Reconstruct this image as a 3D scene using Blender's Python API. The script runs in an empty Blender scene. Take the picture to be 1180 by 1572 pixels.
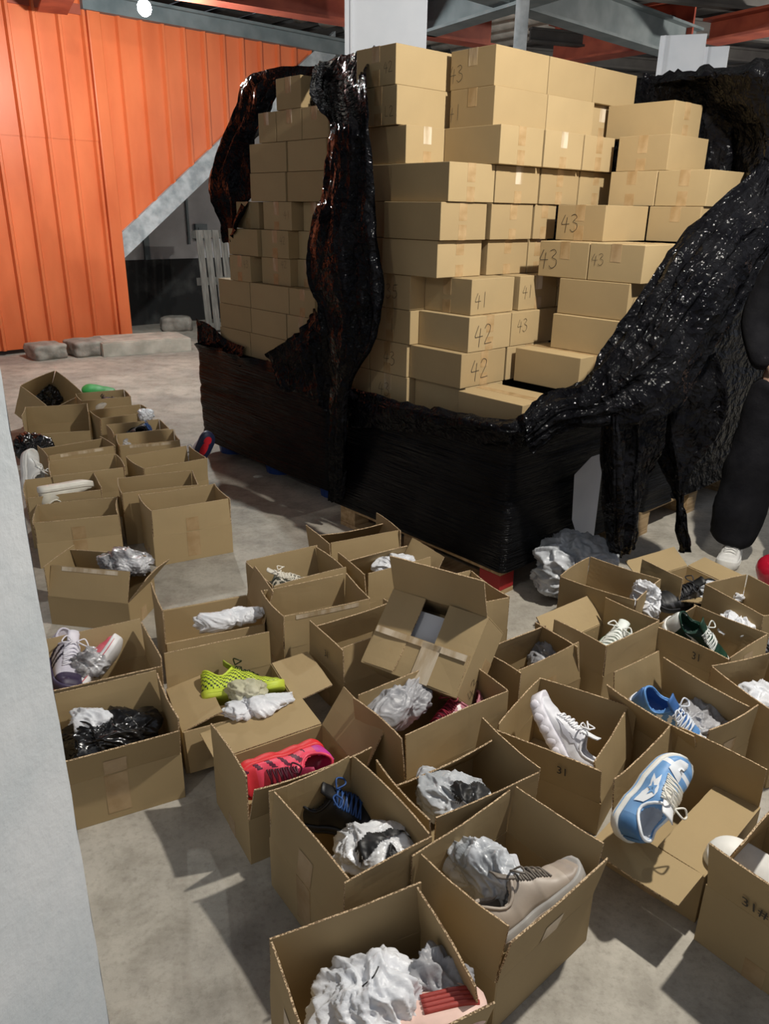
import bpy, bmesh, math, random
from mathutils import Vector, Matrix, Euler, noise
random.seed(7)
SC = bpy.context.scene
COL = SC.collection

# ------------------------------------------------------------------ camera
TILT, ROLL = math.radians(21.37), math.atan(0.0165)
cam_d = bpy.data.cameras.new('camera'); cam = bpy.data.objects.new('camera', cam_d); COL.objects.link(cam)
fwd = Vector((0, math.cos(TILT), -math.sin(TILT))); up0 = Vector((0, math.sin(TILT), math.cos(TILT))); r0 = Vector((1, 0, 0))
rt = r0*math.cos(ROLL) + up0*math.sin(ROLL); up = -r0*math.sin(ROLL) + up0*math.cos(ROLL)
M = Matrix((rt, up, -fwd)).transposed().to_4x4(); M.translation = Vector((0, 0, 1.6)); cam.matrix_world = M
cam_d.sensor_fit = 'VERTICAL'; cam_d.sensor_height = 24; cam_d.lens = 24*1181/1572; cam_d.clip_start = .05
SC.camera = cam
# ------------------------------------------------------------------ light and exposure
SC.view_settings.view_transform = 'Standard'; SC.view_settings.look = 'None'; SC.view_settings.gamma = 1
SC.view_settings.use_curve_mapping = False; SC.view_settings.exposure = 0.78
W = bpy.data.worlds.new('world'); SC.world = W; W.use_nodes = True
W.node_tree.nodes['Background'].inputs[0].default_value = (.80, .86, 1, 1); W.node_tree.nodes['Background'].inputs[1].default_value = .16
LAMPS = [  # position, watts, colour, radius, name, label
    ((1.45, 2.05, 3.05), 190, (1, .95, .86), .045),
    ((-2.05, 7.42, 3.13), 150, (.94, 1, .98), .06),
    ((-1.6, -.6, 3.05), 20, (1, .96, .90), .10),  # weak fill bulb added behind the camera, out of view
    ((5.2, 8.6, 3.0), 150, (1, .94, .84), .08),
]
CARTONS = [["m",14,0.75,-0.01,0.25,0.355,"a",["42","A",0.18,0.45,0.04]],["m",14,0.47,0.285,0.25,0.355,"",["43","A",0.85,0.42,0.06]],["m",14,0.47,0.645,0.34,0.345,"b",None],["m",14,0.47,0.995,0.34,0.355,"b",None],["m",13,0.74,-0.01,0.25,0.35,"a",["L2","A",0.18,0.35,0.04]],["m",13,0.455,0.275,0.25,0.355,"",["41","A",0.88,0.42,0.06]],["m",13,0.455,0.635,0.34,0.355,"",None],["m",13,0.5,0.995,0.34,0.26,"b",None],["m",12,0.7,0.01,0.345,0.265,"b",None],["m",12,0.38,0.24,0.317,0.287,"b",None],["m",12,0.38,0.54,0.345,0.284,"b",None],["m",12,0.38,0.835,0.345,0.244,"b",None],["m",11,0.42,-0.013,0.345,0.279,"b",None],["m",11,0.42,0.274,0.345,0.297,"b",None],["m",11,0.42,0.585,0.345,0.287,"b",None],["m",11,0.42,0.884,0.345,0.259,"b",None],["m",11,0.775,0.0,0.26,0.26,"",None],["m",10,0.43,-0.042,0.345,0.281,"b",None],["m",10,0.43,0.271,0.345,0.285,"b",None],["m",10,0.43,0.572,0.345,0.159,"b",None],["m",10,0.8,-0.0,0.3,0.26,"",None],["m",9,0.45,-0.032,0.345,0.274,"b",None],["m",9,0.45,0.284,0.345,0.28,"b",None],["m",9,0.45,0.573,0.2,0.136,"b",None],["m",9,0.8,-0.0,0.3,0.26,"",None],["m",8,0.34,0.069,0.277,0.28,"b",["41","B",0.24,0.42,0.062]],["m",8,0.34,0.39,0.345,0.278,"b",["41","B",0.22,0.55,0.055]],["m",8,0.34,0.679,0.25,0.03,"",None],["m",7,0.31,0.032,0.301,0.277,"b",["42","B",0.35,0.48,0.085]],["m",7,0.31,0.314,0.301,0.32,"b",["43","B",0.25,0.6,0.055]],["m",7,0.31,0.643,0.25,0.033,"",None],["m",6,0.31,-0.005,0.317,0.29,"b",["42","B",0.42,0.5,0.085]],["m",6,0.31,0.298,0.317,0.302,"",None],["m",5,0.31,0.03,0.312,0.25,"",None],["m",5,-0.05,-0.03,0.345,0.25,"b",None],["m",8,0.62,-0.02,0.255,0.345,"a",["35","A",0.45,0.5,0.06]],["m",7,0.614,-0.02,0.255,0.345,"a",["1","A",0.45,0.5,0.06]],["m",6,0.63,-0.02,0.255,0.345,"a",["43","A",0.45,0.5,0.06]],["m",6,0.892,-0.02,0.255,0.345,"a",None],["m",5,0.625,-0.02,0.255,0.345,"a",["43","A",0.6,0.5,0.06]],["m",5,0.887,-0.02,0.255,0.345,"a",["2","A",0.5,0.45,0.05]],["r",13,0.13,1.14,0.345,0.26,"b",None],["r",12,0.06,1.02,0.26,0.35,"a",None],["r",11,-0.16,1.0,0.245,0.35,"a",None],["r",11,0.09,1.0,0.24,0.35,"a",None],["r",10,-0.15,0.99,0.25,0.35,"",None],["r",10,0.1,0.635,0.25,0.345,"a",["43","A",0.7,0.5,0.07]],["r",9,-0.2,0.48,0.255,0.345,"",["43","A",0.82,0.58,0.045]],["r",9,0.06,0.48,0.255,0.345,"",["43","A",0.78,0.52,0.075]],["r",8,-0.157,0.473,0.345,0.255,"b",["43","B",0.28,0.42,0.06]],["r",7,-0.155,0.45,0.345,0.255,"b",None],["r",6,-0.06,0.325,0.345,0.255,"b",["42","B",0.35,0.4,0.06]],["l",14,1.691,0.2,0.219,0.345,"",None],["l",13,1.468,0.2,0.217,0.345,"",None],["l",13,1.691,0.2,0.225,0.345,"",None],["l",13,1.923,0.2,0.165,0.345,"",None],["l",12,1.486,0.2,0.334,0.25,"",None],["l",12,1.837,0.2,0.352,0.25,"",None],["l",11,1.503,0.2,0.328,0.25,"",None],["l",11,1.85,0.2,0.346,0.25,"",None],["l",10,1.583,0.26,0.188,0.345,"",None],["l",10,1.801,0.2,0.273,0.345,"a",["41","A",0.15,0.55,0.04]],["l",10,2.152,0.22,0.239,0.345,"a",None],["l",9,1.586,0.26,0.235,0.345,"",None],["l",9,1.824,0.19,0.265,0.345,"a",["42","A",0.2,0.65,0.04]],["l",9,2.103,0.17,0.313,0.25,"a",None],["l",8,1.652,0.25,0.172,0.345,"a",None],["l",8,1.827,0.2,0.285,0.345,"a",["42","A",0.2,0.8,0.04]],["l",8,2.173,0.16,0.23,0.345,"a",["43","A",0.2,0.7,0.04]],["l",7,1.564,0.17,0.238,0.345,"a",None],["l",7,1.809,0.17,0.392,0.25,"a",None],["l",7,2.209,0.17,0.356,0.25,"a",None],["l",6,1.57,0.17,0.26,0.345,"a",None],["l",6,1.84,0.17,0.365,0.25,"a",None],["l",6,2.212,0.17,0.358,0.25,"a",None],["l",5,1.842,0.17,0.382,0.25,"a",None],["l",5,2.231,0.17,0.349,0.25,"a",None]]
BOXES = {"01":[-0.9806,3.5265,0.4942,-0.0461,0.0,-0.0503,0.0,0.3818,0.2585,0.1521,0.1323,0.0,-0.0,0.0],"02":[-1.1737,3.7573,0.3893,0.0141,0.0,-0.0636,0.0,0.3813,0.2578,0.1505,0.1306,0.0,-0.0,0.0],"03":[-1.2364,4.155,0.6453,0.0901,0.0,0.0888,0.0,0.3711,0.2636,0.1539,0.1345,0.0,0.0,0.0],"04":[-1.4686,4.5846,0.3834,0.0295,0.0,0.0246,0.0,0.3548,0.2611,0.1488,0.1289,-0.0,0.0,0.0],"05":[-1.6095,4.836,0.5051,0.0,0.0,0.0366,0.0,0.3469,0.2617,0.1469,0.127,-0.0,0.0,0.0],"06":[-1.8403,5.2159,0.5961,-0.0041,0.0,-0.0035,0.0,0.3585,0.2599,0.1496,0.1296,-0.0,0.0,-0.0],"07":[-2.1281,5.6977,0.4877,0.0,0.0,0.0497,0.0,0.3546,0.2624,0.149,0.1291,-0.0,0.0,0.0],"08":[-2.6355,5.8116,-0.3402,0.0,0.0,0.0,0.0,0.2934,0.3396,0.155,0.135,0.0709,0.1883,0.5671],"09":[-2.2651,5.1606,0.3586,3.08,0.0,-0.0237,0.0,0.4117,0.2643,0.1658,0.1317,0.0,0.0,0.0],"11":[-1.8171,4.3323,0.6591,-0.0629,0.0,-0.3195,0.0,0.3746,0.2558,0.1536,0.1365,0.0,-0.0,0.0],"12":[-1.6394,4.0057,0.4584,0.0909,0.0,0.0556,0.0,0.3672,0.2628,0.1526,0.133,0.0,0.0,0.0],"13":[-1.6484,3.7004,0.4565,0.1952,0.0,0.0858,0.0,0.3474,0.2646,0.1478,0.1293,-0.0,0.0,0.0],"14":[-1.4858,3.4629,0.3527,0.1118,0.0,-0.1659,0.0,0.3776,0.2547,0.1278,0.1094,0.0,-0.0,0.0],"15":[-1.1666,2.8543,-0.154,-0.3991,0.6835,-0.3068,0.0,0.3483,0.2353,0.1299,0.1266,-0.0,-0.0,-0.0],"16":[-0.9101,2.1121,0.4932,0.2641,0.0,0.1678,0.0,0.3477,0.268,0.1488,0.1324,-0.0,0.0,0.0],"17":[-0.7847,1.8186,0.4695,0.3762,0.0,0.1065,0.0,0.3585,0.2641,0.1549,0.1179,-0.0,-0.0,0.0],"18":[-0.655,2.5503,0.4301,3.08,0.3,3.08,0.0,0.363,0.2498,0.1613,0.13,0.0,-0.0,-0.0],"19":[-0.4823,2.0705,0.4561,2.9,1.4188,0.0,-1.3296,0.3562,0.249,0.1521,0.1286,-0.0,-0.0,0.0],"20":[-0.2558,1.7384,0.547,0.338,0.5389,1.5258,0.0,0.3429,0.2624,0.147,0.1331,-0.0,-0.0,0.0001],"21":[-0.0757,1.4126,-0.9364,-0.1223,0.0247,0.0049,0.0177,0.3314,0.2424,0.1565,0.1369,-0.0,-0.0001,0.0],"22":[0.2815,1.3129,-0.8423,-0.2206,0.1899,0.1634,0.0087,0.2591,0.339,0.1464,0.1324,0.0,0.0001,0.0],"23":[-0.0049,1.0383,-1.128,-0.0132,0.2893,-0.1413,0.028,0.2515,0.342,0.1512,0.1353,0.0,-0.0,-0.0],"24":[0.1985,1.6032,-1.0057,0.0767,0.0105,0.1013,-0.6258,0.2556,0.3267,0.1483,0.1339,-0.0,-0.0,-0.0],"25":[0.1509,1.8886,-0.9341,0.0973,-0.0352,0.0,0.0,0.2383,0.382,0.1602,0.1406,0.0,0.0,-0.0],"26":[0.1898,2.1654,-0.619,-1.5329,-1.4835,0.5877,-1.4835,0.3521,0.2632,0.1473,0.1302,0.2569,0.7876,-0.0317],"27":[-0.0623,2.3448,-0.9763,0.0035,-0.1357,0.0,-0.2965,0.2414,0.3122,0.1424,0.1269,-0.0,-0.0,-0.0],"28":[-0.2498,2.5403,-1.1044,-0.0008,-0.035,0.0202,-0.0497,0.2384,0.3399,0.1479,0.1281,-0.0,-0.0,-0.0],"29":[-0.3481,2.7901,-1.0056,0.0,0.0,-0.108,0.0536,0.2523,0.3296,0.1479,0.1284,-0.0,-0.0,-0.0],"30":[-0.1306,3.1638,-1.0907,0.0894,-0.134,0.0,-0.6278,0.2537,0.3389,0.1508,0.1349,0.0,-0.0,0.0],"31":[0.0049,2.9053,-1.0042,0.0561,-0.0543,0.507,-0.5148,0.2461,0.3152,0.1439,0.1295,-0.0,-0.0,-0.0],"33":[0.4899,2.2153,-0.9053,0.0,-0.1635,-0.1933,-0.2389,0.2041,0.311,0.134,0.1339,-0.0,0.0,0.0],"34":[0.7983,2.4182,-0.9159,0.0,-0.0327,-0.0286,0.7644,0.2371,0.3003,0.1387,0.1164,-0.0,0.0,0.0001],"35":[0.8972,2.737,-0.6999,0.0,0.0,0.0,0.0,0.3137,0.25,0.1438,0.1238,-0.0,0.0,-0.0],"36":[1.2836,2.96,-1.0462,0.0,1.2325,1.3963,0.9964,0.2235,0.3108,0.1379,0.1035,-0.0,0.0,0.0],"39":[1.1728,2.4096,-0.8889,0.1092,-0.0843,0.0,-0.1042,0.2956,0.2632,0.1408,0.0869,-0.0,0.0,-0.0],"38":[1.4128,2.615,-1.1674,0.0,0.0,0.0,0.0,0.2876,0.2247,0.1358,0.13,-0.0,-0.0,-0.0],"40":[0.9107,1.9592,-0.9869,0.3793,0.0447,-0.1916,0.1878,0.3165,0.2373,0.1435,0.1372,-0.0,-0.0,-0.0],"41":[1.2212,2.0359,-1.1964,0.0,0.0,0.0,0.0,0.2874,0.25,0.1387,0.1187,-0.0,0.0,-0.0],"42":[0.8007,1.587,-0.7925,1.5953,-1.5708,0.0,0.1294,0.2498,0.3337,0.1478,0.1218,-0.0,-0.0,-0.0],"43":[0.5488,1.8711,-0.5722,0.1874,-0.2642,0.0,-0.0063,0.3157,0.3006,0.1095,0.1248,0.0,0.0001,-0.0],"44":[0.953,1.3225,-0.8781,0.3116,0.0,0.0,-0.2959,0.2812,0.2931,0.1729,0.16,0.0,0.0,0.0],"32":[0.2581,2.5596,-1.0906,0.0,0.0,-0.0,0.0,0.2564,0.34,0.1513,0.1313,0.0,0.0,0.0]}
SHOES = {"star":[[0.609,1.445,0.23],[0.76,1.561,0.31],55,"star"],"bubble":[[0.573,1.771,0.13],[0.485,1.914,0.27],38,"bubble"],"blue":[[0.784,1.955,0.24],[0.946,1.861,0.15],20,"blue"],"green":[[1.058,2.441,0.23],[1.215,2.379,0.13],25,"green"],"greenwhite":[[0.959,2.63,0.1],[0.694,2.212,0.2],-10,"greenwhite"],"red":[[-0.154,1.771,0.17],[-0.373,1.64,0.165],-70,"red"],"beige":[[0.269,1.225,0.19],[0.399,1.307,0.235],-30,"beige"],"pink":[[-0.02,0.966,0.17],[0.178,1.005,0.19],165,"pinksole"],"camo":[[-0.454,2.719,0.19],[-0.303,2.717,0.24],-10,"camo"],"neon":[[-0.533,2.085,0.17],[-0.364,2.127,0.17],-55,"neon"],"rose":[[0.299,1.977,0.18],[0.117,1.852,0.18],25,"rose"],"purple":[[-1.104,2.268,0.22],[-0.97,2.05,0.2],-30,"purple"],"coral":[[-0.992,2.127,0.16],[-0.939,2.202,0.22],-60,"coral"],"chunky":[[-1.845,3.79,0.18],[-1.916,4.018,0.36],60,"chunky"],"cream":[[-1.695,3.533,0.27],[-1.496,3.705,0.26],170,"cream"],"navy":[[-1.191,4.472,0.12],[-1.084,4.522,0.33],-75,"navy"],"black":[[-0.192,1.562,0.17],[-0.007,1.553,0.15],10,"black"],"ribbed":[[1.335,2.861,0.15],[1.149,2.816,0.14],-20,"ribbed"],"lime":[[-2.267,6.176,0.17],[-2.412,6.172,0.19],150,"lime"],"dark":[[-2.062,5.788,0.2],[-2.145,5.553,0.22],60,"darkwhite"],"ink":[[-1.647,4.893,0.2],[-1.583,5.036,0.22],60,"black"],"pale":[[0.941,1.362,0.12],[0.872,1.407,0.14],150,"chunky"],"step":[[1.774,3.531,0.0],[1.588,3.425,0.0],0,"chunky"]}
BAGS = {"a":[[0.85,3.102,0.14],[0.2,0.16,0.15],20,"silver"],"b":[[1.086,3.097,0.05],[0.16,0.11,0.06],0,"darkgrey"],"c":[[1.017,2.659,0.2],[0.05,0.07,0.09],30,"white"],"d":[[-0.007,1.021,0.19],[0.12,0.1,0.08],0,"white"],"d2":[[0.121,1.074,0.18],[0.075,0.06,0.07],0,"grey"],"e":[[0.247,1.324,0.2],[0.115,0.05,0.085],-35,"silver"],"f":[[-0.005,1.405,0.2],[0.115,0.08,0.05],20,"clearwhite"],"g":[[0.195,1.565,0.2],[0.115,0.08,0.06],-30,"silver"],"h":[[0.064,1.917,0.23],[0.06,0.135,0.07],-50,"grey"],"i":[[-0.388,1.992,0.17],[0.125,0.06,0.03],20,"white"],"j":[[-0.423,2.038,0.19],[0.065,0.045,0.035],0,"cream"],"k":[[-0.57,2.496,0.19],[0.15,0.05,0.035],22,"white"],"l":[[1.384,2.832,0.16],[0.1,0.07,0.05],0,"white"],"m":[[1.344,2.528,0.18],[0.09,0.08,0.05],-40,"white"],"n":[[0.99,1.977,0.15],[0.08,0.11,0.06],-50,"grey"],"o":[[1.199,2.048,0.19],[0.08,0.07,0.05],0,"white"],"p":[[0.054,2.992,0.19],[0.11,0.05,0.045],30,"white"],"q":[[0.595,2.345,0.14],[0.08,0.07,0.07],0,"grey"],"r":[[-1.073,2.891,0.22],[0.12,0.08,0.06],0,"clear"],"s":[[-0.841,1.861,0.2],[0.08,0.05,0.04],0,"white"],"t":[[-0.788,1.849,0.16],[0.14,0.1,0.075],30,"black"],"u":[[-0.949,2.154,0.21],[0.065,0.05,0.05],30,"clear"],"v":[[-1.648,5.154,0.27],[0.055,0.05,0.045],0,"white"],"w":[[-2.642,5.923,0.2],[0.12,0.1,0.1],-30,"black"],"x":[[-1.647,4.68,0.2],[0.05,0.04,0.05],0,"clear"],"y":[[-2.279,4.769,0.15],[0.12,0.1,0.09],0,"black"],"z":[[0.792,2.449,0.05],[0.07,0.06,0.05],0,"grey"],"za":[[1.062,1.821,0.02],[0.06,0.04,0.02],0,"white"],"zb":[[1.426,2.504,0.14],[0.09,0.08,0.06],0,"darkgrey"],"zc":[[1.444,2.56,0.05],[0.03,0.03,0.02],0,"white"],"zd":[[0.422,2.96,0.06],[0.05,0.05,0.04],0,"clear"],"ze":[[-1.128,4.07,0.16],[0.03,0.02,0.02],0,"white"]}
FILM_PTS = {"strip":[[[-0.412,4.582,2.326],[-0.274,4.291,2.309],[-0.156,3.947,2.279],[-0.078,3.949,2.305]],[[-0.354,3.854,2.094],[-0.3,4.189,2.166],[-0.198,3.845,2.146],[-0.121,3.618,2.129]],[[-0.286,3.769,1.953],[-0.224,3.603,1.943],[-0.158,3.486,1.935],[-0.099,3.449,1.935]],[[-0.305,3.768,1.822],[-0.233,3.602,1.813],[-0.158,3.486,1.808],[-0.087,3.439,1.806]],[[-0.33,3.766,1.688],[-0.248,3.601,1.685],[-0.153,3.487,1.684],[-0.078,3.419,1.683]],[[-0.38,3.761,1.55],[-0.263,3.59,1.548],[-0.152,3.477,1.544],[-0.068,3.409,1.546]],[[-0.395,3.759,1.402],[-0.279,3.589,1.404],[-0.144,3.467,1.405],[-0.05,3.4,1.41]],[[-0.378,3.741,1.264],[-0.256,3.581,1.263],[-0.135,3.467,1.259],[-0.027,3.4,1.284]],[[-0.335,3.725,1.178],[-0.236,3.572,1.145],[-0.129,3.468,1.126],[-0.042,3.4,1.164]],[[-0.323,3.706,1.029],[-0.246,3.572,0.992],[-0.158,3.476,0.98],[-0.081,3.419,1.02]],[[-0.317,3.857,0.745],[-0.274,3.72,0.76],[-0.226,3.603,0.781],[-0.18,3.555,0.814]],[[-0.315,3.827,0.48],[-0.279,3.74,0.499],[-0.241,3.672,0.52],[-0.213,3.634,0.538]],[[-0.318,3.897,0.13],[-0.285,3.829,0.149],[-0.25,3.772,0.171],[-0.228,3.743,0.197]]],"arch":[[[-0.175,4.196,2.311],[-0.225,4.144,2.156],[-0.28,4.191,1.976]],[[-0.421,4.681,2.323],[-0.427,4.58,2.23],[-0.446,4.478,2.132]],[[-0.685,4.953,2.33],[-0.634,4.808,2.284],[-0.568,4.666,2.227]],[[-0.884,5.175,2.313],[-0.771,4.94,2.262],[-0.633,4.778,2.198]],[[-0.955,5.213,2.133],[-0.838,4.98,2.086],[-0.735,4.794,2.043]],[[-1.093,5.288,1.957],[-0.928,5.015,1.951],[-0.791,4.815,1.938]],[[-1.186,5.268,1.731],[-0.989,5.003,1.726],[-0.809,4.813,1.724]],[[-1.097,5.185,1.56],[-0.97,5.007,1.6],[-0.84,4.827,1.671]],[[-1.02,5.099,1.402],[-0.979,4.954,1.404],[-0.943,4.859,1.51]]],"sash":[[[-0.378,4.233,1.1],[-0.438,4.227,1.017],[-0.539,4.316,0.925],[-0.696,4.446,0.829]],[[-0.322,4.087,1.038],[-0.396,4.131,0.929],[-0.501,4.271,0.834],[-0.673,4.449,0.761]],[[-0.307,4.088,0.835],[-0.371,4.133,0.755],[-0.479,4.273,0.706],[-0.632,4.405,0.677]],[[-0.309,4.068,0.556],[-0.357,4.105,0.619],[-0.446,4.227,0.644],[-0.572,4.363,0.637]]],"drape":[[[0.527,2.933,0.86],[0.525,2.903,0.829],[0.538,2.911,0.782],[0.564,2.936,0.728]],[[0.672,3.047,0.911],[0.668,2.956,0.904],[0.681,2.922,0.881],[0.711,2.945,0.834]],[[0.796,3.048,0.974],[0.787,2.947,0.952],[0.796,2.892,0.913],[0.833,2.913,0.857]],[[0.88,3.077,1.094],[0.883,2.972,1.049],[0.917,2.909,0.975],[0.999,2.935,0.855]],[[0.98,3.13,1.24],[0.99,3.022,1.167],[1.023,2.926,1.073],[1.145,2.988,0.904]],[[1.082,3.223,1.371],[1.077,3.066,1.293],[1.12,2.998,1.198],[1.264,3.102,1.018]],[[1.163,3.28,1.481],[1.169,3.139,1.415],[1.213,3.069,1.325],[1.331,3.129,1.144]],[[1.322,3.348,1.625],[1.322,3.241,1.558],[1.352,3.174,1.464],[1.425,3.197,1.316]],[[1.482,3.412,1.76],[1.478,3.337,1.681],[1.486,3.279,1.596],[1.518,3.264,1.507]],[[1.54,3.528,1.897],[1.558,3.521,1.872],[1.559,3.465,1.844],[1.583,3.455,1.82]]],"curtain":[[[0.823,2.916,0.88],[0.869,2.851,0.897],[0.942,2.901,0.88],[1.019,2.949,0.87],[1.129,2.994,0.886]],[[0.846,2.93,0.734],[0.884,2.846,0.76],[0.963,2.926,0.738],[1.025,2.926,0.739],[1.15,3.04,0.707]],[[0.866,2.935,0.597],[0.902,2.84,0.625],[0.981,2.92,0.59],[1.031,2.945,0.582],[1.13,3.101,0.573]],[[0.887,2.939,0.454],[0.924,2.854,0.483],[0.997,2.914,0.452],[1.035,2.943,0.455],[1.094,3.061,0.425]],[[0.91,2.943,0.337],[0.944,2.869,0.355],[1.002,2.912,0.328],[1.05,2.959,0.317],[1.092,3.029,0.302]],[[0.951,2.993,0.261],[0.976,2.942,0.261],[1.005,2.932,0.266],[1.047,2.981,0.262],[1.084,3.011,0.264]]],"tatters":[[[1.117,3.211,0.911],[1.168,3.14,0.955],[1.25,3.162,0.992],[1.367,3.222,1.077]],[[1.147,3.201,0.774],[1.19,3.132,0.793],[1.294,3.166,0.814],[1.441,3.19,0.861]],[[1.166,3.247,0.645],[1.218,3.121,0.669],[1.322,3.187,0.636],[1.409,3.204,0.662]],[[1.26,3.212,0.507],[1.273,3.153,0.513],[1.316,3.189,0.501],[1.356,3.227,0.519]],[[1.3,3.196,0.36],[1.306,3.161,0.358],[1.332,3.183,0.35],[1.364,3.223,0.35]],[[1.34,3.179,0.216],[1.346,3.155,0.201],[1.365,3.168,0.183],[1.389,3.191,0.179]]],"roof":[[[1.243,4.377,2.26],[1.374,4.233,2.266],[1.511,4.026,2.26],[1.648,3.809,2.254],[1.718,3.723,2.253]],[[1.246,4.376,2.194],[1.336,4.087,2.184],[1.442,3.859,2.187],[1.586,3.672,2.178],[1.664,3.583,2.178]],[[1.295,4.414,2.112],[1.441,4.368,2.138],[1.467,4.042,2.113],[1.571,3.733,2.04],[1.692,3.569,2.011]],[[1.556,4.435,1.983],[1.581,4.373,1.993],[1.597,4.154,1.975],[1.616,3.768,1.89],[1.72,3.556,1.852]],[[1.624,4.411,1.822],[1.638,4.299,1.823],[1.62,3.983,1.803],[1.569,3.571,1.75],[1.699,3.455,1.711]],[[1.636,4.299,1.7],[1.643,4.189,1.698],[1.612,3.879,1.692],[1.574,3.513,1.66],[1.694,3.402,1.611]]],"corner":[[[-1.282,5.225,0.914],[-1.139,5.074,0.882],[-1.042,4.993,0.821],[-0.898,4.817,0.803]],[[-1.278,5.226,0.846],[-1.133,5.075,0.774],[-1.025,4.945,0.726],[-0.906,4.795,0.742]],[[-1.279,5.226,0.717],[-1.135,5.054,0.675],[-1.014,4.896,0.61],[-0.921,4.772,0.689]]],"knot":[[[-0.21,3.774,0.792],[0.021,3.42,0.823],[0.24,3.191,0.84],[0.43,2.969,0.86],[0.545,2.899,0.89],[0.657,2.978,0.924]],[[-0.201,3.715,0.74],[0.021,3.36,0.787],[0.237,3.121,0.807],[0.426,2.919,0.823],[0.549,2.868,0.839],[0.655,2.928,0.895]],[[-0.195,3.715,0.675],[0.022,3.37,0.725],[0.24,3.131,0.754],[0.429,2.919,0.778],[0.554,2.877,0.797],[0.66,2.957,0.856]],[[-0.198,3.775,0.582],[0.024,3.42,0.651],[0.247,3.19,0.686],[0.443,2.987,0.705],[0.563,2.926,0.73],[0.675,3.005,0.791]]]}
BEAMS = {"b1":[[0.343,8.7,3.2],[1.198,7.315,3.2]],"b2":[[1.13,7.912,3.25],[3.464,10.226,3.25]],"rtop":[[-1.86,7.306,3.2],[-0.348,8.324,3.2]],"rdark":[[2.107,11.452,3.4],[3.36,10.006,3.4]],"rr":[[3.375,9.433,3.3],[3.952,8.526,3.3]]}
RED = (1.765, 3.16, .112)
# ------------------------------------------------------------------ materials
def mat(name, col, rough=.6, metal=0, spec=.5, emit=None, es=0, trans=0, alpha=1, coat=0):
    m = bpy.data.materials.new(name); m.use_nodes = True; b = m.node_tree.nodes['Principled BSDF']
    b.inputs['Base Color'].default_value = (*col, 1); b.inputs['Roughness'].default_value = rough
    b.inputs['Metallic'].default_value = metal; b.inputs['Specular IOR Level'].default_value = spec
    b.inputs['Transmission Weight'].default_value = trans; b.inputs['Alpha'].default_value = alpha
    b.inputs['Coat Weight'].default_value = coat
    if emit: b.inputs['Emission Color'].default_value = (*emit, 1); b.inputs['Emission Strength'].default_value = es
    return m
def nd(m, t, **k):
    n = m.node_tree.nodes.new(t)
    for a, b in k.items():
        if a in n.inputs: n.inputs[a].default_value = b
        else: setattr(n, a, b)
    return n
def lk(m, a, b): m.node_tree.links.new(a, b)
def vary(m, c1, c2, scale=4, detail=6, stretch=(1, 1, 1), lo=.35, hi=.65, bump=0, bscale=60, bstretch=(1, 1, 1), bdist=.002, rlo=None, rhi=None, coord='Object', brough=.6):
    b = m.node_tree.nodes['Principled BSDF']
    tc = nd(m, 'ShaderNodeTexCoord'); mp = nd(m, 'ShaderNodeMapping'); mp.inputs['Scale'].default_value = stretch
    lk(m, tc.outputs[coord], mp.inputs[0])
    n = nd(m, 'ShaderNodeTexNoise'); n.inputs['Scale'].default_value = scale; n.inputs['Detail'].default_value = detail
    lk(m, mp.outputs[0], n.inputs['Vector'])
    r = nd(m, 'ShaderNodeValToRGB'); r.color_ramp.elements[0].position = lo; r.color_ramp.elements[1].position = hi
    r.color_ramp.elements[0].color = (*c1, 1); r.color_ramp.elements[1].color = (*c2, 1)
    lk(m, n.outputs['Fac'], r.inputs[0]); lk(m, r.outputs[0], b.inputs['Base Color'])
    if rlo is not None:
        q = nd(m, 'ShaderNodeMapRange'); q.inputs['To Min'].default_value = rlo; q.inputs['To Max'].default_value = rhi
        lk(m, n.outputs['Fac'], q.inputs[0]); lk(m, q.outputs[0], b.inputs['Roughness'])
    if bump:
        mp2 = nd(m, 'ShaderNodeMapping'); mp2.inputs['Scale'].default_value = bstretch; lk(m, tc.outputs[coord], mp2.inputs[0])
        n2 = nd(m, 'ShaderNodeTexNoise'); n2.inputs['Scale'].default_value = bscale; n2.inputs['Detail'].default_value = 4; n2.inputs['Roughness'].default_value = brough
        lk(m, mp2.outputs[0], n2.inputs['Vector'])
        bp = nd(m, 'ShaderNodeBump'); bp.inputs['Strength'].default_value = bump; bp.inputs['Distance'].default_value = bdist
        lk(m, n2.outputs['Fac'], bp.inputs['Height']); lk(m, bp.outputs[0], b.inputs['Normal'])
    return m
CB = [vary(mat('cardboard_%d' % i, c, .78, spec=.25), tuple(x*.93 for x in c), c, 5, 5, bump=.10, bscale=14, bstretch=(1, 1, 1), bdist=.003) for i, c in enumerate([(.405, .298, .156), (.43, .318, .170), (.38, .276, .143)])]
CBE = vary(mat('cardboard_edge', (.40, .28, .15), .9), (.16, .10, .05), (.62, .46, .28), 300, 2, lo=.45, hi=.55)
TAPE = mat('packing_tape', (.40, .262, .125), .16, spec=.6)
vary(TAPE, (.36, .235, .11), (.46, .32, .17), 20, 3, bump=.5, bscale=30, bstretch=(1, 1, .3), bdist=.002)
TAPEC = mat('clear_packing_tape', (.60, .50, .36), .10, spec=.7)
vary(TAPEC, (.42, .31, .18), (.66, .56, .42), 22, 4, stretch=(1, 1, .25), lo=.42, hi=.62, bump=.7, bscale=40, bstretch=(1, 1, .25), bdist=.003)
INK = mat('marker_ink', (.045, .036, .028), .6)
FILM = mat('black_stretch_film', (.004, .004, .005), .20, spec=.36)
vary(FILM, (.003, .003, .004), (.007, .007, .008), 9, 4, bump=.6, bscale=42, bstretch=(1, 1, .7), bdist=.004, rlo=.07, rhi=.18, brough=.62)
FILMT = mat('black_stretch_film_taut', (.004, .004, .005), .24, spec=.5)
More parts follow.
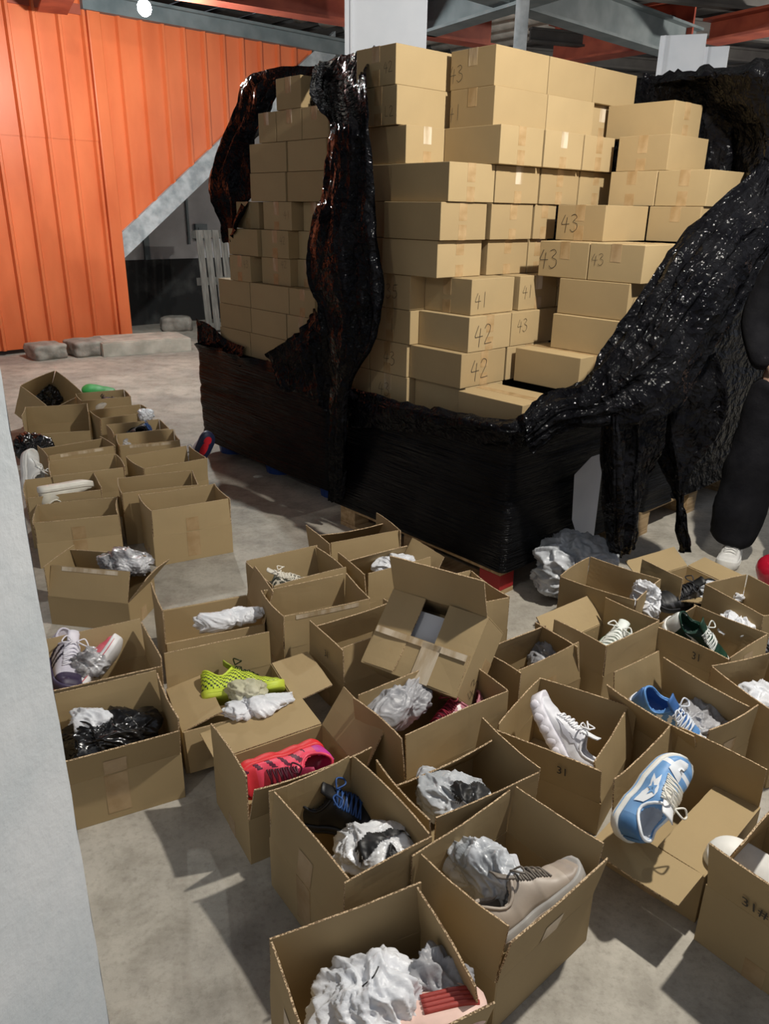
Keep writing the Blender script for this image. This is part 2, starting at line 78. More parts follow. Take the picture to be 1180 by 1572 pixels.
vary(FILMT, (.003, .003, .004), (.008, .008, .008), 5, 4, bump=.9, bscale=7, bstretch=(.5, .5, 9), bdist=.006, rlo=.10, rhi=.30, brough=.7)
FILM.node_tree.nodes['Principled BSDF'].inputs['IOR'].default_value = 1.22
FILMT.node_tree.nodes['Principled BSDF'].inputs['IOR'].default_value = 1.22
def crinkle(m, sc, dist, stretch=(1, 1, 1), rot=(0, 0, 0), warp=.06, strength=1):
    b = m.node_tree.nodes['Principled BSDF']
    tc = nd(m, 'ShaderNodeTexCoord'); mp = nd(m, 'ShaderNodeMapping'); mp.inputs['Scale'].default_value = stretch; mp.inputs['Rotation'].default_value = rot
    lk(m, tc.outputs['Object'], mp.inputs[0])
    n = nd(m, 'ShaderNodeTexNoise'); n.inputs['Scale'].default_value = 6; n.inputs['Detail'].default_value = 5; lk(m, mp.outputs[0], n.inputs['Vector'])
    mx = nd(m, 'ShaderNodeMix', data_type='RGBA', blend_type='ADD'); mx.inputs[0].default_value = warp*4; lk(m, mp.outputs[0], mx.inputs[6]); lk(m, n.outputs['Color'], mx.inputs[7])
    v = nd(m, 'ShaderNodeTexVoronoi'); v.inputs['Scale'].default_value = sc; lk(m, mx.outputs[2], v.inputs['Vector'])
    v2 = nd(m, 'ShaderNodeTexVoronoi'); v2.inputs['Scale'].default_value = sc*2.7; lk(m, mx.outputs[2], v2.inputs['Vector'])
    ad = nd(m, 'ShaderNodeMath', operation='MULTIPLY_ADD'); lk(m, v2.outputs['Distance'], ad.inputs[0]); ad.inputs[1].default_value = .35; lk(m, v.outputs['Distance'], ad.inputs[2])
    bp = nd(m, 'ShaderNodeBump'); bp.inputs['Strength'].default_value = strength; bp.inputs['Distance'].default_value = dist
    lk(m, ad.outputs[0], bp.inputs['Height'])
    old = b.inputs['Normal'].links
    if old: lk(m, old[0].from_socket, bp.inputs['Normal'])
    lk(m, bp.outputs[0], b.inputs['Normal'])
crinkle(FILM, 17, .020, warp=.03)
crinkle(FILMT, 9, .007, (.45, .45, 9), (.12, -.10, 0), warp=.05)
CONC = mat('concrete_floor', (.3, .28, .24), .75)
def mk_floor():
    m = CONC; b = m.node_tree.nodes['Principled BSDF']; tc = nd(m, 'ShaderNodeTexCoord')
    def nz(s, d, r=.6):
        n = nd(m, 'ShaderNodeTexNoise'); n.inputs['Scale'].default_value = s; n.inputs['Detail'].default_value = d; n.inputs['Roughness'].default_value = r
        lk(m, tc.outputs['Object'], n.inputs['Vector']); return n
    def ramp(n, a, c1, e, c2):
        r = nd(m, 'ShaderNodeValToRGB'); r.color_ramp.elements[0].position = a; r.color_ramp.elements[1].position = e
        r.color_ramp.elements[0].color = (*c1, 1); r.color_ramp.elements[1].color = (*c2, 1); lk(m, n.outputs['Fac'], r.inputs[0]); return r
    r1 = ramp(nz(1.6, 8), .35, (.38, .352, .30), .68, (.58, .54, .46))
    r2 = ramp(nz(7, 8, .7), .36, (.66, .65, .63), .56, (1, 1, 1))
    r3 = ramp(nz(55, 6, .7), .30, (.74, .73, .72), .50, (1, 1, 1))
    r4 = ramp(nz(.9, 5), .40, (.78, .78, .80), .55, (1, 1, 1))
    cur = r1.outputs[0]
    for r in (r2, r3, r4):
        x = nd(m, 'ShaderNodeMix', data_type='RGBA', blend_type='MULTIPLY'); x.inputs[0].default_value = .85
        lk(m, cur, x.inputs[6]); lk(m, r.outputs[0], x.inputs[7]); cur = x.outputs[2]
    lk(m, cur, b.inputs['Base Color'])
    bp = nd(m, 'ShaderNodeBump'); bp.inputs['Strength'].default_value = .35; bp.inputs['Distance'].default_value = .004
    lk(m, nz(30, 8, .7).outputs['Fac'], bp.inputs['Height']); lk(m, bp.outputs[0], b.inputs['Normal'])
mk_floor()
PLAS = vary(mat('white_plaster', (.62, .65, .66), .85), (.56, .60, .62), (.68, .70, .71), 6, 8, bump=.5, bscale=45, bdist=.003)
BACK = vary(mat('back_wall_paint', (.55, .55, .55), .85), (.40, .39, .39), (.62, .61, .61), 1.3, 8)
BLKP = vary(mat('black_dado_paint', (.02, .02, .02), .8), (.012, .012, .012), (.10, .10, .095), 3, 9, lo=.5, hi=.85)
ORNG = vary(mat('orange_sheet_metal', (.72, .165, .055), .42, spec=.4), (.64, .135, .042), (.78, .19, .065), 2.5, 8, stretch=(1, 1, .35), bump=.1, bscale=8, bdist=.004)
GSTL = vary(mat('grey_painted_steel', (.14, .17, .18), .5), (.11, .14, .15), (.18, .21, .22), 4, 6)
LSTL = vary(mat('galvanised_steel', (.38, .41, .43), .5), (.28, .31, .33), (.50, .53, .55), 9, 8)
RSTL = vary(mat('red_oxide_steel', (.34, .06, .03), .6), (.26, .045, .025), (.42, .09, .045), 4, 6)
DARK = vary(mat('dark_deck', (.07, .065, .065), .8), (.05, .045, .045), (.10, .095, .09), 2, 6)
PALE = vary(mat('pale_roof_sheet', (.5, .47, .42), .7), (.35, .32, .28), (.60, .57, .52), 5, 7)
WHTP = vary(mat('white_pillar_paint', (.72, .76, .82), .6), (.68, .72, .78), (.78, .81, .86), 3, 6)
WOOD = vary(mat('pallet_wood', (.42, .29, .15), .8), (.34, .22, .10), (.52, .37, .21), 5, 8, stretch=(1, 8, 8), bump=.3, bscale=20, bstretch=(1, 6, 6))
GWOOD = vary(mat('weathered_wood', (.2, .19, .17), .85), (.14, .135, .12), (.27, .26, .235), 5, 8, stretch=(1, 8, 8))
STONE = vary(mat('rough_stone', (.34, .31, .26), .9), (.22, .20, .17), (.42, .39, .34), 7, 9, bump=.8, bscale=18, bdist=.01)
BLUEP = mat('blue_plastic', (.012, .05, .24), .4)
PAPER = vary(mat('white_paper', (.62, .63, .66), .7), (.58, .59, .62), (.68, .69, .71), 4, 3)
REDG = mat('red_gloss', (.45, .01, .03), .18)
SKIN = mat('skin', (.52, .33, .24), .55); HAIRM = mat('black_hair', (.01, .009, .008), .5)
CLOTH = vary(mat('black_cloth', (.006, .006, .008), .9, spec=.2), (.004, .004, .006), (.009, .009, .011), 12, 6, bump=.5, bscale=12, bdist=.012)
BAGM = {
 'silver': vary(mat('grey_poly_bag', (.45, .47, .50), .34, spec=.6), (.36, .38, .40), (.62, .64, .67), 9, 4, lo=.42, hi=.58, bump=.5, bscale=20, bdist=.006),
 'grey': vary(mat('matt_grey_bag', (.33, .33, .35), .42, spec=.5), (.27, .27, .285), (.42, .42, .44), 8, 4, bump=.5, bscale=20, bdist=.006),
 'white': vary(mat('white_poly_bag', (.74, .76, .80), .42), (.64, .66, .70), (.82, .83, .86), 9, 4, bump=.5, bscale=22, bdist=.006),
 'clearwhite': vary(mat('translucent_white_bag', (.75, .76, .78), .25, spec=.7), (.60, .61, .63), (.84, .85, .86), 14, 4, bump=.6, bscale=26, bdist=.006),
 'darkgrey': vary(mat('charcoal_bag', (.10, .10, .11), .4), (.07, .07, .08), (.16, .16, .17), 9, 4, bump=.5, bscale=20, bdist=.006),
 'black': vary(mat('glossy_black_bag', (.008, .008, .009), .22, spec=.6), (.006, .006, .007), (.014, .014, .015), 9, 4, bump=.4, bscale=14, bdist=.006),
 'cream': vary(mat('cream_tissue', (.52, .50, .34), .6), (.42, .40, .26), (.62, .60, .44), 9, 4, bump=.4, bscale=22, bdist=.005),
 'clear': vary(mat('clear_poly_bag', (.36, .35, .36), .14, spec=.8), (.16, .155, .16), (.62, .62, .64), 16, 5, lo=.42, hi=.60, bump=.8, bscale=26, bdist=.006),
}
def plain(n, c, r=.5, **k): return mat(n, c, r, **k)
# ------------------------------------------------------------------ helpers
def newobj(name, me, m=None, parent=None, label=None, cat=None, group=None, kind=None):
    o = bpy.data.objects.new(name, me); COL.objects.link(o)
    if m is not None and me is not None:
        for q in (m if isinstance(m, (list, tuple)) else [m]): me.materials.append(q)
    if parent is not None: o.parent = parent
    if label: o['label'] = label
    if cat: o['category'] = cat
    if group: o['group'] = group
    if kind: o['kind'] = kind
    return o
def mesh(name, vs, fs, m=None, smooth=False, mi=None, **k):
    me = bpy.data.meshes.new(name); me.from_pydata([tuple(v) for v in vs], [], fs); me.update()
    o = newobj(name, me, m, **k)
    if smooth: me.polygons.foreach_set('use_smooth', [True]*len(me.polygons))
    if mi: me.polygons.foreach_set('material_index', mi)
    return o
def empty(name, loc, rz=0, **k):
    o = newobj(name, None, **k); o.location = loc; o.rotation_euler = (0, 0, rz); o.empty_display_size = .05; return o
def boxv(x0, x1, y0, y1, z0, z1):
    return ([(x0, y0, z0), (x1, y0, z0), (x1, y1, z0), (x0, y1, z0), (x0, y0, z1), (x1, y0, z1), (x1, y1, z1), (x0, y1, z1)],
            [(0, 3, 2, 1), (4, 5, 6, 7), (0, 1, 5, 4), (1, 2, 6, 5), (2, 3, 7, 6), (3, 0, 4, 7)])
class MB:
    def __init__(s): s.v = []; s.f = []; s.i = []
    def add(s, vs, fs, mi=0):
        n = len(s.v); s.v += [tuple(p) for p in vs]; s.f += [tuple(a+n for a in f) for f in fs]; s.i += [mi]*len(fs)
    def box(s, x0, x1, y0, y1, z0, z1, mi=0, M=None):
        vs, fs = boxv(x0, x1, y0, y1, z0, z1)
        if M: vs = [M @ Vector(p) for p in vs]
        s.add(vs, fs, mi)
    def build(s, name, m, smooth=False, bevel=0, **k):
        o = mesh(name, s.v, s.f, m, smooth, s.i, **k)
        if bevel:
            b = o.modifiers.new('bevel', 'BEVEL'); b.width = bevel; b.segments = 2; b.limit_method = 'ANGLE'
        return o
def tube(mb, pts, r, n=8, mi=0, cap=True, flat=1):
    pts = [Vector(p) for p in pts]; rings = []
    for i, p in enumerate(pts):
        t = (pts[min(i+1, len(pts)-1)] - pts[max(i-1, 0)]).normalized()
        a = t.orthogonal().normalized() if i == 0 else (a - t*a.dot(t)).normalized()
        b = t.cross(a); rr = r[i] if isinstance(r, (list, tuple)) else r
        rings.append([p + (a*math.cos(2*math.pi*k/n) + b*math.sin(2*math.pi*k/n)*flat)*rr for k in range(n)])
    vs = [q for R in rings for q in R]; fs = []
    for i in range(len(rings)-1):
        for k in range(n): fs.append((i*n+k, i*n+(k+1) % n, (i+1)*n+(k+1) % n, (i+1)*n+k))
    if cap: fs += [tuple(range(n))[::-1], tuple(range((len(rings)-1)*n, len(rings)*n))]
    mb.add(vs, fs, mi)
def catmull(P, n):
    out = []; m = len(P)
    for i in range(m-1):
        p0, p1, p2, p3 = P[max(i-1, 0)], P[i], P[i+1], P[min(i+2, m-1)]
        for k in range(n):
            t = k/n
            out.append(.5*((2*p1) + (p2-p0)*t + (2*p0-5*p1+4*p2-p3)*t*t + (3*p1-p0-3*p2+p3)*t**3))
    out.append(P[-1].copy()); return out
def ridged(p, f, oct=3):
    s = 0; a = 1; w = 0
    for _ in range(oct):
        s += a*(1-abs(noise.noise(p*f))*2.2); w += a; a *= .5; f *= 2.1
    return s/w
# handwriting strokes on a unit cell 0..1 high
ST = {'0': [[(.3, 1), (.05, .7), (.05, .3), (.3, 0), (.55, .3), (.55, .7), (.3, 1)]], '1': [[(.3, 1), (.28, 0)]],
 '2': [[(.05, .8), (.2, .98), (.45, .9), (.42, .6), (.1, .08), (.2, .02), (.6, .05)]],
 '3': [[(.05, .92), (.3, 1), (.45, .82), (.2, .56), (.5, .42), (.48, .12), (.2, -.05), (.02, .08)]],
 '4': [[(.28, .95), (.05, .45), (.08, .38), (.62, .42)], [(.45, .8), (.36, -.1)]],
 '5': [[(.15, .95), (.1, .55), (.4, .55), (.5, .25), (.25, 0), (.02, .1)], [(.15, .95), (.55, 1)]],
 'L': [[(.1, 1), (.08, .05), (.5, .05)]]}
def scribble(name, text, org, ex, ez, h, parent, w=None, m=INK):
    """ribbon strokes on a face: org = lower left, ex/ez = unit directions in the face"""
    mb = MB(); w = w or h*.034; n = ex.cross(ez)*.0012; x = 0
    for ch in text:
        for s in ST.get(ch, []):
            P = catmull([Vector((p[0], p[1], 0)) for p in s], 5) if ch in '0235' else [Vector((p[0], p[1], 0)) for p in s]
            for a, b in zip(P[:-1], P[1:]):
                d = (b-a); 
                if d.length < 1e-6: continue
                d.normalize(); q = Vector((-d.y, d.x, 0))*(w/h)/2; d = d*(w/h)/2
                c = [a-d-q, b+d-q, b+d+q, a-d+q]
                mb.add([org + ex*((k.x+x)*h) + ez*(k.y*h) + n for k in c], [(0, 1, 2, 3)])
        x += .72
    return mb.build(name, m, parent=parent)
def printed(name, text, org, ex, ez, h, parent, m=INK, bold=.0):
    cu = bpy.data.curves.new('t', 'FONT'); cu.body = text; cu.size = h*1.35; cu.offset = bold*h; cu.resolution_u = 3
    to = bpy.data.objects.new('t', cu); COL.objects.link(to); bpy.context.view_layer.update()
    me = bpy.data.meshes.new_from_object(to.evaluated_get(bpy.context.evaluated_depsgraph_get())); bpy.data.objects.remove(to)
    n = ex.cross(ez)
    for v_ in me.vertices:
        c = v_.co.copy(); v_.co = org + ex*(c.x*.82) + ez*c.y + n*.0013
    return newobj(name, me, m, parent=parent)
# ------------------------------------------------------------------ the setting
TH = .83
V = Vector((math.sin(TH), math.cos(TH), 0)); U = Vector((-math.cos(TH), math.sin(TH), 0)); O = Vector((.53, 3.06, 0))
RZ = math.atan2(V.y, V.x)
Q = Vector((-3.31, 9.76, 0))
def struct(name, vs, fs, m, **k): return mesh(name, vs, fs, m, kind='structure', **k)
vs, fs = boxv(-12, 14, -6, 20, -.2, 0); struct('floor', vs, fs, CONC)
def frame(name, org, m, mb, **k):
    o = mb.build(name, m, **k); o.matrix_world = Matrix.Translation(org) @ Matrix.Rotation(RZ, 4, 'Z'); return o
# orange corrugated cladding, local x along V, local y along U
def clad(s0, s1, zb, zt):
    mb = MB(); ribs = []; s = s0; P = []
    while s < s1-.01:
        P += [(s, 0), (s+.19, 0), (s+.207, -.042), (s+.235, -.042), (s+.255, 0)]; s += .268
    P = [(min(a, s1), b) for a, b in P if a <= s1+.02] + [(s1, 0)]
    for (a, y), (b, y2) in zip(P[:-1], P[1:]):
        if b-a < 1e-4: continue
        n = 10
        for i in range(n):
            f0, f1 = i/n, (i+1)/n
            def zz(s, f): lo = zb(s); return lo + (zt(s)-lo)*f
            mb.add([(a, y, zz(a, f0)), (b, y2, zz(b, f0)), (b, y2, zz(b, f1)), (a, y, zz(a, f1))], [(0, 1, 2, 3)])
    return mb
seam = 2.32
mb = clad(-7, -.02, lambda s: .05, lambda s: seam); mb2 = clad(-7, -.02, lambda s: seam-.03, lambda s: 3.72)
n = len(mb.v); mb.add([(x, y-.006, z) for x, y, z in mb2.v], mb2.f)
frame('wall_left', Q, ORNG, mb, kind='structure')
stair = lambda s: 1.28 + (s-.09)*(2.36-1.29)/1.39
frame('wall_left_stair', Q, ORNG, clad(.10, 3.0, stair, lambda s: 3.60), kind='structure').name = 'wall_stairside'
mb = MB(); mb.box(-.045, .105, -.06, .05, 0.02, 3.75); frame('trim_1', Q, ORNG, mb, kind='structure', bevel=.012)
mb = MB()  # sloped grey stringer under the cladding
S0, S1 = -.0, 3.4
mb.add([(s, y, stair(s)+d) for y in (-.05, .02) for s, d in ((S0, -.27), (S1, -.27), (S1, .02), (S0, .02))], [(0, 1, 2, 3), (7, 6, 5, 4), (0, 4, 5, 1), (3, 2, 6, 7), (0, 3, 7, 4), (1, 5, 6, 2)])
frame('trim_2', Q, LSTL, mb, kind='structure')
mb = MB(); mb.box(-.1, 12, -.10, .06, 3.57, 3.72); mb.box(-.1, 12, -.16, .06, 3.72, 3.75); frame('trim_3', Q, GSTL, mb, kind='structure')
mb = MB(); mb.box(.05, .09, -.04, -.03, 3.25, 3.55); mb.box(-.9, -.05, -.03, -.01, 3.52, 3.62); frame('trim_4', Q, RSTL, mb, kind='structure')
# back wall behind the stair: white above, black dado below
mb = MB(); mb.box(-3, 14, 1.40, 1.6, .90, 4.2); frame('wall_back', Q, BACK, mb, kind='structure')
mb = MB(); mb.box(-3, 14, 1.38, 1.6, 0, .90); frame('baseboard_back', Q, BLKP, mb, kind='structure')
mb = MB(); mb.box(1.05, 1.13, 1.36, 1.40, .9, 2.6); mb.box(1.75, 1.78, 1.36, 1.40, 1.1, 2.9)
mb.box(1.78, 3.5, 1.36, 1.40, 2.12, 2.16)
pp = frame('wall_pipe', Q, GSTL, mb, kind='structure'); pp.name = 'trim_5'
mb = MB(); mb.box(1.87, 2.06, 1.34, 1.40, 1.15, 1.38); mb.box(1.91, 2.02, 1.33, 1.35, 1.2, 1.33)
frame('socket_box', Q, GSTL, mb, label='small square grey electrical box on the white wall under the stair', cat='electrical box')
# near jamb at the left edge of the frame
ex = Vector((-.405, .803, 0))
dirw = Vector((-.27, -.96, 0)).normalized(); nrm = Vector((-dirw.y, dirw.x, 0))
if nrm.x < 0: nrm = -nrm
mb = MB(); N = 60; H = 3.3; J = 34
for i in range(N+1):
    for j in range(J+1):
        s = (j/J)**1.6*1.6; z = H*i/N
        if j == 0: s += .004*noise.noise(Vector((0, 3, z*14)))+.002*noise.noise(Vector((5, 3, z*60)))
        p = ex + dirw*s; mb.v.append((p.x, p.y, z))
for i in range(N):
    for j in range(J):
        a = i*(J+1)+j; mb.f.append((a, a+1, a+J+2, a+J+1)); mb.i.append(0)
back = ex + dirw*0 - nrm*.25; p0 = ex; e1 = ex+dirw*1.6
k = len(mb.v)
mb.v += [tuple(p0), tuple(back), tuple(e1-nrm*.25), (p0.x, p0.y, H), (back.x, back.y, H), ((e1-nrm*.25).x, (e1-nrm*.25).y, H)]
mb.f += [(k, k+1, k+4, k+3), (k+1, k+2, k+5, k+4)]; mb.i += [0, 0]
mb.build('wall_right', PLAS, kind='structure').name = 'wall_near_left'
# pillars
def pillar(name, c, w, d, rz, hh=4.05):
    mb = MB(); mb.box(-w/2, w/2, -d/2, d/2, 0, hh); mb.box(-w/2+.03, -w/2+.05, -d/2-.01, -d/2, 0, hh)
    o = mb.build(name, WHTP, kind='structure', bevel=.01); o.location = c; o.rotation_euler = (0, 0, rz)
pillar('trim_6', (-.04, 5.55, 0), .49, .45, .0)
pillar('trim_7', (2.43, 7.45, 0), .36, .34, -.3, 2.98); pillar('trim_8', (2.95, 8.1, 0), .22, .3, -.3, 3.02)
mb = MB(); tube(mb, [(0, 0, 0), (0, 0, 3.25)], .048, 14); o = mb.build('trim_9', LSTL, smooth=True, kind='structure'); o.location = (.925, 6.43, 0)
# ceiling
mb = MB(); x = -8
while x < 14:
    mb.box(x, x+.35, -8, 12, 3.95, 4.0); mb.box(x+.35, x+.5, -8, 12, 4.02, 4.1); x += .5
frame('ceiling', Q, DARK, mb, kind='structure').location = Q
mb = MB(); 
for i in range(14): tube(mb, [(0.2+i*.42, -.12, 3.94), (.2+i*.42, -3.2, 3.94)], .11, 12)
frame('ceiling_rolls', Q, PALE, mb, smooth=True, kind='structure').name = 'ceiling_corrugation'
def beam(name, a, b, h, w, m, z=0):
    a, b = Vector(a), Vector(b); a.z = b.z = (a.z+b.z)/2+z; d = (b-a); L = d.length; ang = math.atan2(d.y, d.x)
    mb = MB(); mb.box(-.02, L, -w/2, w/2, 0, .025); mb.box(-.02, L, -w/2, w/2, h-.025, h); mb.box(-.02, L, -.015, .015, .02, h-.02)
    o = mb.build(name, m, kind='structure'); o.location = a; o.rotation_euler = (0, 0, ang)
def ext(ab, k0, k1):
    a, b = Vector(ab[0]), Vector(ab[1]); d = b-a; return a-d*k0, b+d*k1
beam('trim_10', *ext(BEAMS['b1'], 0, .9), .30, .2, GSTL)
beam('trim_11', *ext(BEAMS['b2'], .35, 0), .34, .2, GSTL)
beam('trim_12', *ext(BEAMS['rtop'], .6, .9), .30, .2, RSTL, 0)
beam('trim_13', *BEAMS['rdark'], .45, .3, RSTL)
beam('trim_14', *ext(BEAMS['rr'], 0, .3), .22, .3, RSTL)
beam('trim_15', (-3.45, 9.1, 3.42), (-1.6, 5.4, 3.42), .35, .28, RSTL)
for i in range(6):
    beam('trim_%d' % (16+i), (1.5+i*.1, 13.2-i*1.15, 3.55), (8+i*.1, 13.9-i*1.15+1.5, 3.55), .16, .1, DARK)
# lamps
def lamp(i, loc, watts, col, r):
    L = bpy.data.lights.new('bulb_light', 'POINT'); L.energy = watts; L.color = col; L.shadow_soft_size = r
    o = bpy.data.objects.new('bulb_light', L); COL.objects.link(o); o.location = loc
    where = ['above the open boxes in front of the cut-open stack', 'in front of the grey beam on the orange wall', 'added unseen behind the viewer as weak fill', 'in the far right of the hall'][i]
    t = empty('hanging_bulb', loc, label='bare hanging light bulb %s' % where, cat='light bulb')
    mb = MB(); n = 14
    vs = []
    for a in range(9):
        ph = math.pi*a/8
        for b in range(n): vs.append((.058*math.sin(ph)*math.cos(2*math.pi*b/n), .058*math.sin(ph)*math.sin(2*math.pi*b/n), -.062*math.cos(ph)))
    fs = [(a*n+b, a*n+(b+1) % n, (a+1)*n+(b+1) % n, (a+1)*n+b) for a in range(8) for b in range(n)]
    mb.add(vs, fs); g = mb.build('glass_bulb', mat('lit_bulb', (1, 1, 1), emit=col, es=60), smooth=True, parent=t)
    mb = MB(); tube(mb, [(0, 0, .045), (0, 0, .11)], .02, 10); tube(mb, [(0, 0, .11), (0, 0, 3.95-loc[2])], .004, 6)
    mb.build('socket', DARK, parent=t); o.parent = t; o.location = (0, 0, -.11)
    g.visible_shadow = True
for i, (loc, w_, c_, r_) in enumerate(LAMPS): lamp(i, loc, w_, c_, r_)
# stones, slab, pallet and cinder block by the orange wall
def rock(name, loc, size, rz, seed, label, cat, m=STONE, sq=4.0):
    bm = bmesh.new(); bmesh.ops.create_cube(bm, size=2); bmesh.ops.subdivide_edges(bm, edges=bm.edges[:], cuts=9, use_grid_fill=True)
    for v_ in bm.verts:
        p = v_.co; r = (abs(p.x)**sq+abs(p.y)**sq+abs(p.z)**sq)**(1/sq); q = p/r
        q += q*(.10 if sq < 9 else .025)*noise.noise(q*1.7+Vector((seed, 0, 0))) + q*.03*noise.noise(q*6+Vector((seed, 0, 0)))
        v_.co = Vector((q.x*size[0]/2, q.y*size[1]/2, q.z*size[2]/2))
    me = bpy.data.meshes.new(name); bm.to_mesh(me); bm.free(); me.polygons.foreach_set('use_smooth', [True]*len(me.polygons))
    o = newobj(name, me, m, label=label, cat=cat); o.location = (loc[0], loc[1], size[2]/2-.01); o.rotation_euler = (0, 0, rz); return o
rock('foundation_stone', (-3.85, 8.72), (.36, .4, .17), RZ, 1, 'rough grey stone under the orange wall, left of the two stones', 'stone', sq=8)
rock('foundation_stone', (-3.47, 8.98), (.42, .42, .18), RZ, 5, 'rough grey stone under the orange wall, between the other stone and the flat slab', 'stone', sq=8)
mb = MB(); mb.box(-.52, .50, -.30, .30, 0, .15); mb.box(-.50, .42, -.27, .29, .15, .158)
o = mb.build('concrete_slab', vary(mat('slab_concrete', (.5, .47, .4), .85), (.40, .37, .31), (.60, .56, .48), 6, 8, bump=.5, bscale=30, bdist=.006), bevel=.015, label='flat concrete slab lying as a step at the foot of the orange wall post', cat='slab'); o.location = (-2.93, 9.30, 0); o.rotation_euler = (0, 0, RZ-.2)
rock('rubble_block', (-2.95, 10.95), (.42, .3, .2), .3, 13, 'rough block against the black lower wall under the stair', 'block', sq=5)
def pallet(loc, rz, L, W_, label, m=WOOD, tilt=None, paint=None):
    t = empty('wooden_pallet', loc, rz, label=label, cat='pallet')
    nb = 7
    for i in range(nb):
        y = i*(W_-.09)/(nb-1); mb = MB(); mb.box(0, L, y, y+.09, .122, .14)
        mb.build('deck_board', m, parent=t, bevel=.002)
    for x in (0, L/2-.05, L-.1):
        mb = MB(); mb.box(x, x+.1, 0, W_, .10, .121); mb.build('stringer_board', m, parent=t)
        for y in (0, W_/2-.06, W_-.12):
            mb = MB(); mb.box(x, x+.1, y, y+.12, .022, .099); mb.build('block', paint if paint and x == 0 and y == 0 else m, parent=t, bevel=.003)
        mb = MB(); mb.box(x, x+.1, 0, W_, 0, .021); mb.build('bottom_board', m, parent=t)
    if tilt: t.rotation_euler = tilt
    return t
pallet(O + U*.02 + V*.0, RZ, 1.05, 1.12, 'pale wooden pallet under the cut-open stack of cartons, red painted corner', paint=mat('red_paint', (.35, .02, .02), .6))
pallet(O + V*1.09 - U*.02, RZ, 1.15, 1.12, 'pale wooden pallet under the wrapped stack at the right', )
g = pallet((-2.05, 10.35, .02), 0, 1.3, .8, 'weathered grey pallet leaning upright against the wall under the stair', m=GWOOD)
g.matrix_world = Matrix.Translation((-2.55, 10.78, .02)) @ Matrix.Rotation(RZ-.05, 4, 'Z') @ Matrix.Rotation(math.radians(-6), 4, 'X') @ Matrix(((0, 1, 0, 0), (0, 0, -1, .0), (1, 0, 0, 0), (0, 0, 0, 1)))
g.location = (-2.55, 10.78, .02)
t = empty('plastic_pallet', O + U*1.40 + V*.17, RZ, label='blue plastic pallet with round feet under the wrapped left stack', cat='pallet')
mb = MB(); mb.box(0, 1.05, 0, 1.42, .11, .14); mb.build('deck', BLUEP, parent=t)
for x in (.12, .52, .93):
    for y in (.13, .71, 1.29):
        mb = MB(); tube(mb, [(x, y, 0), (x, y, .11)], [.10, .115], 16); mb.build('foot', BLUEP, parent=t)
# ------------------------------------------------------------------ closed cartons
def carton(st, k, a, b, la, lb, tape, num, label, idx):
    h = .148; z = .14+.15*(k-1); org = O + U*a + V*b + Vector((0, 0, z))
    rnd = random.Random(idx*7+3)
    t = empty('closed_carton', org, RZ, label=label, cat='carton', group={'m': 'cartons in the cut-open stack', 'r': 'cartons on the right-hand edge of the cut-open stack', 'l': 'cartons in the left stack'}[st])
    mb = MB(); mb.box(0, lb, 0, la, 0, h); mb.build('carton_body', CB[rnd.randrange(3)], parent=t, bevel=.0022)
    # closing seam on the lid and tape over it, down both short ends
    tm = TAPEC if (st == 'l' or rnd.random() < .2) else TAPE
    w = .048; e = .0007; hi = h*rnd.uniform(.38, .5); lo = h*rnd.uniform(.3, .42)
    long_y = la >= lb
    mb = MB()
    if long_y:
        x = lb/2 + rnd.uniform(-.008, .008)
        mb.box(x-w/2, x+w/2, -e, la+e, h, h+e); mb.box(x-w/2, x+w/2, -e, 0, h-hi, h); mb.box(x-w/2, x+w/2, la, la+e, h-hi, h)
        if tape: mb2 = MB(); mb2.box(x-w/2, x+w/2, -e, 0, .0, lo); mb2.build('bottom_tape', TAPE, parent=t)
    else:
        y = la/2 + rnd.uniform(-.008, .008)
        mb.box(-e, lb+e, y-w/2, y+w/2, h, h+e); mb.box(-e, 0, y-w/2, y+w/2, h-hi, h); mb.box(lb, lb+e, y-w/2, y+w/2, h-hi, h)
        if tape: mb2 = MB(); mb2.box(-e, 0, y-w/2, y+w/2, 0, lo); mb2.build('bottom_tape', TAPE, parent=t)
    mb.build('tape', tm, parent=t)
    if num:
        text, face, fu, fz, s = num
        if face == 'B': org2 = Vector((lb*fu - .36*s*len(text), -.0002, h*fz - s/2)); ex = Vector((1, 0, 0))
        else: org2 = Vector((-.0002, la*(fu) + .36*s*len(text), h*fz - s/2)); ex = Vector((0, -1, 0))
        scribble('handwritten_number', text, org2, ex, Vector((0, 0, 1)), s, t)
ORD = ['top', 'second', 'third', 'fourth', 'fifth', 'sixth', 'seventh', 'eighth', 'ninth', 'tenth', 'eleventh']
rowsd = {}
for i, c in enumerate(CARTONS): rowsd.setdefault((c[0], c[1]), []).append(i)
LAB = {}
for (st, k), ids in rowsd.items():
    ids.sort(key=lambda i: (CARTONS[i][3]-CARTONS[i][2]*1.0))
    top = 13 if st == 'r' else 14
    for j, i in enumerate(ids):
        row = ORD[top-k]; nn = len(ids)
        pos = 'alone there' if nn == 1 else ('leftmost' if j == 0 else ('rightmost' if j == nn-1 else '%s from left' % ORD[j]))
        where = {'m': 'in the middle stack', 'r': 'in the right column', 'l': 'in the left stack'}[st]
        LAB[i] = 'closed brown carton %s, %s row from top, %s' % (where, row, pos)
for i, c in enumerate(CARTONS): carton(*c, LAB[i], i)
